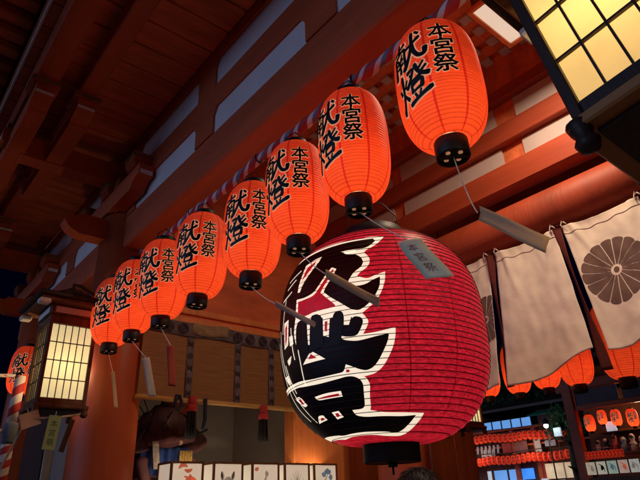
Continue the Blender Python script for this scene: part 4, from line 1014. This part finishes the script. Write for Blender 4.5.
def picture_box(label, x, draw):
    r = empty('picture_lantern', (x, 3.50, 1.45), label=label, cat='picture lantern', group='lit picture boxes at the foot of the blind')
    wd, ht, dp = .235, .43, .20
    b = MB()
    for px in (-wd/2, wd/2-.014):
        for py in (0, dp-.014): b.box(px, px+.014, py, py+.014, 0, ht)
    for z in (0, ht-.014):
        for py in (0, dp-.014): b.box(-wd/2+.0145, wd/2-.0145, py+.001, py+.013, z, z+.0135)
        for px in (-wd/2+.001, wd/2-.013): b.box(px, px+.012, .0145, dp-.0145, z, z+.0135)
    b.build('frame', M['brown'], r)
    b = MB(); b.box(-wd/2+.0145, wd/2-.0145, .006, .008, .014, ht-.0145); b.build('front_paper', M['lp'], r)
    for s_ in (-1, 1):
        b = MB(); b.box(s_*(wd/2-.008)-.001, s_*(wd/2-.008)+.001, .0145, dp-.0145, .014, ht-.0145); b.build('side_paper', M['lp'], r)
    for ink, polys in draw:
        mb = MB(); add_bm(mb, poly_mesh(polys, 9, 9), lambda u, v: (u, .0045-.0003*list(inks).index(ink), v)); mb.build('drawing', inks[ink], r, fix=False)
    b = MB(); b.box(-wd/2, wd/2, 0, dp, -.9, -.002); b.build('stand', M['dark'], r)
    bl_ = bulb(r, .30, 1.6, (1, .72, .48), .03); bl_.location = (0, .10, .36)
picture_box('leftmost lit picture box, painted with a red spider lily or fish', 1.79, [('red', [sweep(-.06, .385, .0, .395, .3, .014), sweep(-.02, .38, .035, .385, -.2, .012), blob(.03, .30, .035, .05), sweep(.03, .33, .075, .25, .2, .014), sweep(.0, .30, .05, .22, -.2, .012), sweep(-.02, .34, .03, .28, .2, .01)])])
picture_box('second lit picture box, with a drawing of a grey pointed eared animal', 2.095, [('grey', [blob(.0, .27, .055, .06), sweep(-.04, .31, -.05, .37, 0, .014), sweep(.03, .31, .045, .37, 0, .014), blob(.03, .19, .03, .09)]), ('black', [sweep(-.045, .32, -.052, .368, 0, .006), sweep(.032, .32, .045, .368, 0, .006), blob(-.02, .285, .008, .006, 8), blob(.02, .285, .008, .006, 8)])])
picture_box('third lit picture box, with a thin standing figure drawn in grey', 2.40, [('grey', [sweep(.0, .18, .01, .35, .1, .012), blob(.01, .355, .016, .02), sweep(.01, .30, .06, .24, .2, .007), sweep(-.01, .28, -.03, .18, -.1, .008), sweep(.03, .26, .04, .15, .1, .008)]), ('red', [blob(-.075, .385, .016, .014)])])
picture_box('fourth lit picture box, with fine grey spreading branches', 2.68, [('grey', [sweep(0, .14, (k-4)*.02, .38-.006*(k-4)**2, .05*(k-4), .004) for k in range(9)]+[sweep((k-3)*.02, .20+.01*k, (k-3)*.03, .28, .1, .003) for k in range(7)])])
picture_box('rightmost lit picture box, with a blue grey flowering branch', 2.955, [('blue', [blob(.02, .37, .035, .022), blob(-.02, .35, .02, .018), blob(.05, .33, .02, .02)]), ('grey', [sweep(-.05, .14, .03, .36, .1, .007), sweep(-.01, .24, .06, .30, .1, .005), blob(-.03, .29, .018, .018), blob(.02, .22, .02, .014)])])

# hanging lamp under the hall ceiling (its corner shows at the top of the picture)
lamp = empty('ceiling_lamp', (2.46, .98, 4.17), rad(0), label='white paper box lamp with orange wood rim under the hall ceiling', cat='ceiling lamp')
M['lampp'] = mat('white_lamp_paper', (.7, .64, .56), .8, .06, emit=(1, .84, .66), es=.62)
b = MB(); b.box(-.20, .20, -.20, .20, .031, .20, bev=.004); b.build('shade', M['brown'], lamp)
b = MB(); b.box(-.199, .199, -.199, .199, .016, .028); b.build('diffuser', M['lampp'], lamp)
b = MB()
for s_ in (-1, 1): b.box(-.225, .225, s_*.212-.012, s_*.212+.012, .0, .03, bev=.003); b.box(s_*.212-.012, s_*.212+.012, -.199, .199, .0, .03, bev=.003)
b.build('rim', M['dooro'], lamp)
b = MB(); b.tube([(0, 0, .20), (0, 0, .49)], .01, 8); b.build('stem', M['dark'], lamp)
d = bpy.data.lights.new('lamp_light', 'AREA'); d.shape = 'SQUARE'; d.size = .36; d.energy = 56; d.color = (1, .72, .48)
o = bpy.data.objects.new('lamp_light', d); COL.objects.link(o); o.parent = lamp; o.location = (0, 0, .0)

# ------------------------------------------------------------------ stalls, lanterns and trees outside
def small_lantern_proto():
    b = MB()
    pr_ = [(.3*.5, 0)]
    zs = [k/14 for k in range(15)]
    b.lathe([(.075*.45+.04*(1-abs(2*z-1)**3)**.5, .03+.30*z) for z in zs], 14, cap=True, mi=0)
    b.lathe([(.036, 0), (.036, .035)], 12, mi=1); b.lathe([(.036, .325), (.036, .355)], 12, mi=1)
    for s0, wd in ((.26, .035), (.17, .042)):
        for k in range(3):
            a = rad(-8+8*k); r = .0755
            b.box(-.003, .003, -.001, .001, s0-.03, s0+.03, rot=M4.Rotation(a*3, 3, 'Y')) if False else None
    o = b.build('festival_lantern', [mat('far_lantern_paper', (.85, .06, .02), .6, .12, 8, emit=(.9, .055, .02), es=.22), M['black']])
    # two dark brush marks on the face
    return o
fl = small_lantern_proto()
mk = MB()
for i, ch in enumerate('献燈'):
    g_ = glyph_bm(ch, .0, 1)
    for v in g_.verts: v.co *= .085
    cut(g_, .03, .03)
    zc = .24-.105*i
    add_bm(mk, g_, lambda u, v: ((.0755)*sin(u/.0755), -.0755*cos(u/.0755), zc+v))
mk.build('lettering', M['ink'], fl, fix=False)
ROWG = ['small red festival lanterns in the upper far row', 'small red festival lanterns in the lower far row', 'tiny red lanterns on the stall shelf']
LB = ['small red lantern in the upper of two long rows strung across the lit front', 'small red lantern in the lower of two long rows strung across the lit front', 'tiny red lantern in the short row over the stall drawings']
n = 0
for r_, (z0, z1) in enumerate(((3.15, 3.03), (2.46, 2.46))):
    for k in range(24):
        t = k/23; y = 12.0-3.95*t
        o = fl if n == 0 else copy_tree(fl); n += 1
        o.location = (15.75, y, z0+(z1-z0)*t-.04*sin(pi*((t*3) % 1))); o.rotation_euler = (0, 0, rad(-60)+rad(random.uniform(-14, 14)))
        o.scale = (1.0, 1.0, .86)
        tag(o, LB[r_], 'festival lantern', ROWG[r_])
for k in range(11):
    o = copy_tree(fl); o.location = (11.3, 5.52-.068*k, 2.16); o.scale = (.42, .42, .5); o.rotation_euler = (0, 0, rad(-65)); tag(o, LB[2], 'festival lantern', ROWG[2])

# far lit shop front
M['farwall'] = mat('dark_red_brown_wall', (.12, .045, .03), .8, .3, 2)
shop = empty('festival_shop', (16.2, 10, 0), label='far festival shop with blue lit windows behind rows of red lanterns', cat='shop building')
def fp(b, n, m, par=shop):
    o = b.build(n, m); o.parent = par; o.location = (-16.2, -10, 0) if par is shop else (0, 0, 0); return o
b = MB(); b.box(16.2, 19, 7.2, 14, 0, 3.42); b.box(16.35, 19, 7.2, 9.25, 3.42, 3.95); b.box(16.2, 19, 11.2, 14, 3.42, 4.0); fp(b, 'wall', M['farwall'])
b = MB(); b.prism([(15.6, 3.98), (17.4, 4.35), (19.4, 4.0), (19.4, 4.08), (17.4, 4.47), (15.6, 4.06)], lambda u, v, w_: (u, 7.0+w_, v), 7.2); fp(b, 'roof', M['dark'])
WB = mat('blue_lit_glass', (.1, .2, .4), .3, .25, 1.5, emit=(.16, .42, .95), es=.75)
WY = mat('warm_lit_panel', (.7, .6, .45), .6, .35, 2.5, emit=(1, .72, .42), es=.5)
WC = mat('cold_lit_panel', (.6, .65, .7), .6, .4, 2.5, emit=(.7, .85, 1.0), es=.5)
for k in range(5):
    y1 = 11.08-.35*k
    b = MB(); b.box(16.15, 16.16, y1-.32, y1, 3.45, 3.77); wn = fp(b, 'window', WB)
    b = MB(); b.box(16.12, 16.15, y1-.346, y1-.321, 3.42, 3.80); fp(b, 'window_frame', M['dark'], wn)
for k, (y1, wd, m_) in enumerate(((11.2, .14, WC), (10.95, .45, WB), (10.42, .36, WB), (9.98, .40, mat('bright_blue_screen', (.05, .2, .5), .3, .3, 3, emit=(.05, .28, 1.0), es=1.0)))):
    b = MB(); b.box(16.15, 16.17, y1-wd, y1, 2.03, 2.33); fp(b, 'window', m_)
b = MB()
for k in range(14):
    y1 = 11.75-.25*k; b.box(15.92, 15.95, y1-.2, y1, 1.62, 1.93+random.uniform(0, .10))
fp(b, 'lit_counter_cards', WC)
b = MB(); b.box(15.96, 16.15, 7.5, 12.5, .0, 1.6); fp(b, 'counter', M['farwall'])
for k in range(3):
    b = MB(); b.box(15.90, 15.93, 9.05-.30*(k+1)+.03, 9.05-.30*k, 2.0, 2.40); fp(b, 'lit_card', WY)
for y1 in (12.0, 10.0, 9.25, 8.0):
    b = MB(); b.box(15.95, 16.08, y1-.06, y1+.06, 0, 3.42); fp(b, 'post', M['red'])
b = MB(); b.box(15.96, 16.10, 7.6, 12.2, 2.95, 3.0); b.box(15.96, 16.10, 7.6, 12.2, 3.44, 3.5); fp(b, 'beam', M['red'])
b = MB(); b.box(15.99, 16.03, 9.0, 9.30, 1.9, 2.55); fp(b, 'red_hanging', mat('red_cloth', (.42, .06, .04), .8, .3, 3))
b = MB()
for k in range(7):
    y1 = 11.42-.15*k
    for j in range(3): b.box(15.86+.002*j, 15.862+.002*j, y1-.09+.012*j, y1-.012+.012*j, 3.05-.08*j-.08, 3.05-.08*j)
o = b.build('paper_streamers', mat('white_zigzag_paper', (.38, .36, .38), .8, .1)); tag(o, 'white zigzag paper streamers hanging under the upper far lantern row', 'streamers')
# two wires that carry the far rows
for z, lb in ((3.53, 'thin wire carrying the upper far lantern row'), (2.84, 'thin wire carrying the lower far lantern row')):
    b = MB(); b.tube([(15.75, 12.4, z), (15.75, 10, z-.06), (15.75, 7.8, z-.10 if z > 3 else z)], .012, 6); tag(b.build('lantern_wire', M['dark']), lb, 'wire')
# street lamp with a white bulb, green lit shrub
sl_ = empty('street_lamp', (14.6, 8.05, 0), label='street lamp with a glaring white bulb before the green leaves', cat='street lamp')
b = MB(); b.lathe([(.05, 0), (.025, .4), (.014, 3.3)], 12); b.build('post', M['dark'], sl_)
b = MB(); b.lathe([(.0, 3.30), (.075, 3.31), (.09, 3.36), (.03, 3.46), (0, 3.47)], 16); b.build('hood', M['dark'], sl_)
b = MB(); b.ball((0, 0, 3.27), .062); b.build('glass_bulb', mat('white_bulb', (.9, .9, .9), .3, .0, emit=(.95, 1, .95), es=6), sl_)
bulb(sl_, 3.27, 60, (.85, 1, .9), .065)
# white road sign / screen
sg = empty('shop_sign', (14.9, 7.95, 0), label='small white lit sign at the right end of the upper lantern row', cat='sign')
b = MB(); b.box(-.03, .03, -.13, .07, 3.00, 3.22, bev=.005); b.build('face', WC, sg)
b = MB(); b.lathe([(.012, 0), (.008, 3.0)], 10); b.build('post', M['dark'], sg)

def leaf_mat(n, c): return mat(n, c, .6, .45, 9, spec=.2, trans=(c, .25))
LM = [leaf_mat('dark_green_leaves', (.035, .075, .03)), leaf_mat('mid_green_leaves', (.05, .11, .05))]
def tree(label, x, y, h, cr, zc, m, nl=1500, seed=1, sq=.7):
    rnd = random.Random(seed)
    r = empty('broadleaf_tree', (x, y, 0), label=label, cat='tree', group='trees beyond the hall')
    b = MB(); b.tube([(0, 0, 0), (.05, .03, h*.3), (-.04, .08, h*.6), (0, .05, h*.92)], [.20, .15, .10, .03], 10)
    for k in range(8):
        a = rnd.uniform(0, 6.28); z = h*rnd.uniform(.35, .75); L_ = cr*rnd.uniform(.5, .9)
        b.tube([(0, .05, z), (cos(a)*L_*.5, sin(a)*L_*.5, z+.35*L_), (cos(a)*L_, sin(a)*L_, z+.5*L_)], [.07, .045, .012], 6)
    b.build('trunk', mat('dark_bark', (.05, .035, .025), .9, .3, 10), r)
    b = MB(); cl = []
    for k in range(26):
        v = V((rnd.gauss(0, 1), rnd.gauss(0, 1), rnd.gauss(0, 1))).normalized()*rnd.uniform(.35, 1)
        cl.append((V((v.x*cr, v.y*cr, zc+v.z*cr*sq)), rnd.uniform(.22, .42)*cr))
    for k in range(nl):
        c, q = cl[k % 26]; v = V((rnd.gauss(0, .5), rnd.gauss(0, .5), rnd.gauss(0, .42)))*q*1.5
        p0 = c+v; s_ = rnd.uniform(.035, .075)*cr**.4; n_ = V((rnd.uniform(-1, 1), rnd.uniform(-1, 1), rnd.uniform(-.2, 1))).normalized()
        t_ = n_.orthogonal().normalized(); t_ = M4.Rotation(rnd.uniform(0, 6.28), 3, n_) @ t_; w_ = n_.cross(t_)
        b.b.faces.new([b.b.verts.new(p0+t_*s_*1.5), b.b.verts.new(p0+w_*s_*.6), b.b.verts.new(p0-t_*s_*1.3), b.b.verts.new(p0-w_*s_*.6)])
    b.build('crown', m, r, fix=False)
aw = MB()
aw.prism([(15.3, 3.66), (15.9, 3.82), (15.9, 3.86), (15.3, 3.70)], lambda u, v, w_: (u, 8.25+w_, v), .72)
tag(aw.build('green_awning', mat('teal_awning_cloth', (.02, .16, .12), .7, .3, 3, trans=((.05, .4, .3), .4))), 'dim teal green awning beside the street lamp above the upper lantern row', 'awning')
for k, (y, z, wd, ht, c, e) in enumerate(((10.9, 2.72, .5, .22, (.5, .46, .46), 0), (10.2, 2.78, .3, .30, (.42, .06, .05), 0), (9.7, 2.76, .42, .34, (.30, .12, .10), 0), (9.15, 2.72, .2, .42, (.55, .50, .46), 0), (8.75, 2.86, .34, .22, (.46, .48, .52), 0))):
    b = MB(); b.box(15.90, 15.93, y-wd/2, y+wd/2, z, z+ht, bev=.004); fp(b, 'hung_cloth', mat('hung_cloth_colour', c, .8, .3, 6))
fl_d = bpy.data.lights.new('shop_light', 'POINT'); fl_d.energy = 10; fl_d.color = (1, .75, .5); fl_d.shadow_soft_size = .15
for yy in (11.0, 9.2):
    o = bpy.data.objects.new('shop_light', fl_d); COL.objects.link(o); o.parent = shop; o.location = (-.9, yy-10, 2.72)
tree('dark broad tree behind the festival shop roof', 21, 12.0, 6.6, 2.6, 5.2, LM[0], 5000, 3)
tree('dark tree just right of the shop, over the white street lamp', 17.6, 7.6, 5.6, 1.5, 4.6, LM[0], 4000, 5)
tree('low leafy tree lit green beside the street lamp', 15.6, 7.9, 3.9, .55, 3.45, LM[1], 2200, 8, .6)

# near right stall
st = empty('festival_stall', (11.5, 5, 0), label='timber festival stall with four orange lanterns and a row of drawings, lower right corner', cat='stall')
def sp(b, n, m, par=st):
    o = b.build(n, m); o.parent = par; o.location = (-11.5, -5, 0) if par is st else (0, 0, 0); return o
for y in (5.72, 3.2):
    b = MB(); b.box(11.42, 11.58, y-.10, y+.10, 0, 3.9, bev=.01); sp(b, 'post', M['red'])
b = MB(); b.box(11.44, 11.56, 2.9, 6.0, 3.52, 3.70, bev=.01); sp(b, 'beam', M['red'])
b = MB(); b.box(11.46, 11.54, 2.9, 5.62, 3.12, 3.22, bev=.01); sp(b, 'beam', M['red'])
for y0, y1 in ((4.72, 5.60), (3.32, 4.64)):
    b = MB(); b.box(11.50, 11.52, y0, y1, 3.225, 3.515); sp(b, 'grey_panel', mat('dusky_panel', (.16, .14, .15), .8, .2))
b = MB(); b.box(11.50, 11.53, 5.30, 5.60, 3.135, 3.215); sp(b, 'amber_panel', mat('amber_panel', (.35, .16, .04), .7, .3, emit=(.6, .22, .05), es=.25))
b = MB(); b.box(12.6, 12.66, 2.9, 6.0, 0, 3.6); sp(b, 'back_wall', mat('stall_back_wall', (.20, .075, .035), .8, .3, 3))
b = MB(); b.box(11.3, 12.9, 2.8, 6.1, 3.9, 4.0); b.prism([(10.9, 3.96), (12.1, 4.5), (13.2, 3.96), (13.2, 4.06), (12.1, 4.62), (10.9, 4.06)], lambda u, v, w_: (u, 2.7+w_, v), 3.5); sp(b, 'roof', M['dark'])
b = MB(); b.box(11.35, 11.75, 3.0, 5.6, 0, 1.86); sp(b, 'counter', M['brown'])
b = MB(); b.box(11.62, 12.0, 3.0, 5.6, 2.255, 2.283); sp(b, 'shelf', M['brown'])
b = MB(); b.box(12.1, 12.55, 3.0, 5.6, 2.70, 2.74); sp(b, 'shelf', M['brown'])
bs = bpy.data.lights.new('stall_light', 'POINT'); bs.energy = 9; bs.color = (1, .66, .4); bs.shadow_soft_size = .1
o = bpy.data.objects.new('stall_light', bs); COL.objects.link(o); o.parent = st; o.location = (.35, -.5, 3.0)
SLB = ['leftmost of the four orange lanterns in the lower right stall', 'smaller second of the four lanterns in the lower right stall, over the screen', 'third of the four orange lanterns in the lower right stall', 'rightmost of the four orange lanterns in the lower right stall']
for i, (y, z, s_) in enumerate(((5.46, 2.69, .66), (5.19, 2.80, .56), (4.92, 2.74, .62), (4.62, 2.69, .66))):
    o = copy_tree(proto); o.location = (11.62, y, z-.02); o.scale = (s_, s_, s_*.93); o.rotation_euler = (0, 0, rad(-66)+rad(12*i-10)); tag(o, SLB[i], 'lantern', 'orange lanterns in the lower right stall')
sc = empty('lit_screen', (11.7, 5.09, 2.56), label='small bright white screen under the stall lanterns', cat='screen')
b = MB(); b.box(-.015, .015, -.10, .10, .12, .30, bev=.003); b.build('face', WC, sc)
b = MB(); b.box(.016, .03, -.11, .11, .11, .31); b.box(.0, .03, -.01, .01, 0, .11); b.build('casing', M['black'], sc)
DC = [(.70, .56, .40), (.66, .60, .46), (.42, .52, .40), (.66, .44, .36), (.60, .56, .50)]
DL = ['pale yellow', 'cream white', 'greenish', 'pinkish', 'greyish white', 'light tan', 'ivory']
for k in range(7):
    r = empty('framed_drawing', (11.33, 5.50-.205*k, 1.90), label=f'lit {DL[k]} drawing, number {k+1} from the stall post on its front shelf', cat='drawing', group='lit drawings along the stall front')
    c = DC[k % 5]
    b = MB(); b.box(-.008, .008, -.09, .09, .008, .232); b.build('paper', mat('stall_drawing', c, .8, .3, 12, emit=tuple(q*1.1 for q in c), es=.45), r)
    b = MB()
    for s_ in (-1, 1): b.box(-.012, .004, s_*.096-.005, s_*.096+.005, 0, .24)
    b.box(-.012, .004, -.0905, .0905, 0, .0075); b.box(-.012, .004, -.0905, .0905, .2325, .24); b.build('frame', M['brown'], r)
    mb = MB(); add_bm(mb, poly_mesh([blob(random.uniform(-.03, .03), .12, .03, .05), sweep(-.05, .05, .05, .19, .2, .01)], 9, 9), lambda u, v: (-.0095, u, v)); mb.build('drawing_marks', inks[['grey', 'black', 'blue', 'red', 'grey'][k % 5]], r, fix=False)
# goods on the stall shelf: masks and dolls
gcol = [(.75, .7, .65), (.02, .02, .02), (.55, .08, .05), (.2, .35, .32), (.7, .55, .4), (.75, .74, .72), (.45, .12, .06)]
GL = ['white fox mask', 'black haired doll', 'red dumpling doll', 'teal cloth bundle', 'tan wooden charm', 'white paper bouquet', 'rust brown pouch']
for k in range(7):
    y = 5.48-.17*k
    r = empty('shelf_trinket', (11.80, y, 2.285), label=f'{GL[k]} standing in the lower right stall behind the drawings', cat='trinket', group='trinkets in the lower right stall')
    b = MB(); h = .26+.10*((k*37) % 5)/5
    b.lathe([(.03, 0), (.06, .02), (.065, h*.45), (.035, h*.60), (.05, h*.72), (.05, h*.88), (.02, h)], 14); b.build('figure', mat('trinket_colour', gcol[k], .6, .2), r)
    b = MB(); b.ball((-.02, 0, h*.82), .045, (1, 1, .9), 10); b.tube([(0, -.07, h*.3), (-.05, -.02, h*.4), (-.05, .03, h*.38), (0, .075, h*.3)], .016, 6); b.build('face', mat('trinket_face', (.6, .45, .36) if k % 2 else (.05, .04, .04), .6), r)

# the hall and what hangs in it stand a quarter farther off than they were drawn: move them out, in proportion, from eye level
K, EYE = 1.25, V((0, 0, 1.6))
bpy.context.view_layer.update()
for o in [o for o in COL.objects if o.parent is None]:
    nm = o.name.split('.')[0]
    k_ = None
    if nm in ('door_curtain', 'curtain_strap'): k_ = K*.961
    elif nm in ('shrine_hall', 'bamboo_blind', 'guardian_statue', 'picture_lantern', 'ceiling_lamp') or o.get('group') == 'orange lanterns outside behind the curtains' or (nm == 'box_lantern' and o.location.x > 3): k_ = K
    elif nm in ('hanging_tag', 'tag_cord') or (nm == 'box_lantern' and o.location.y > 3): k_ = 1.30
    if k_: o.location = EYE+(o.location-EYE)*k_; o.scale = o.scale*k_
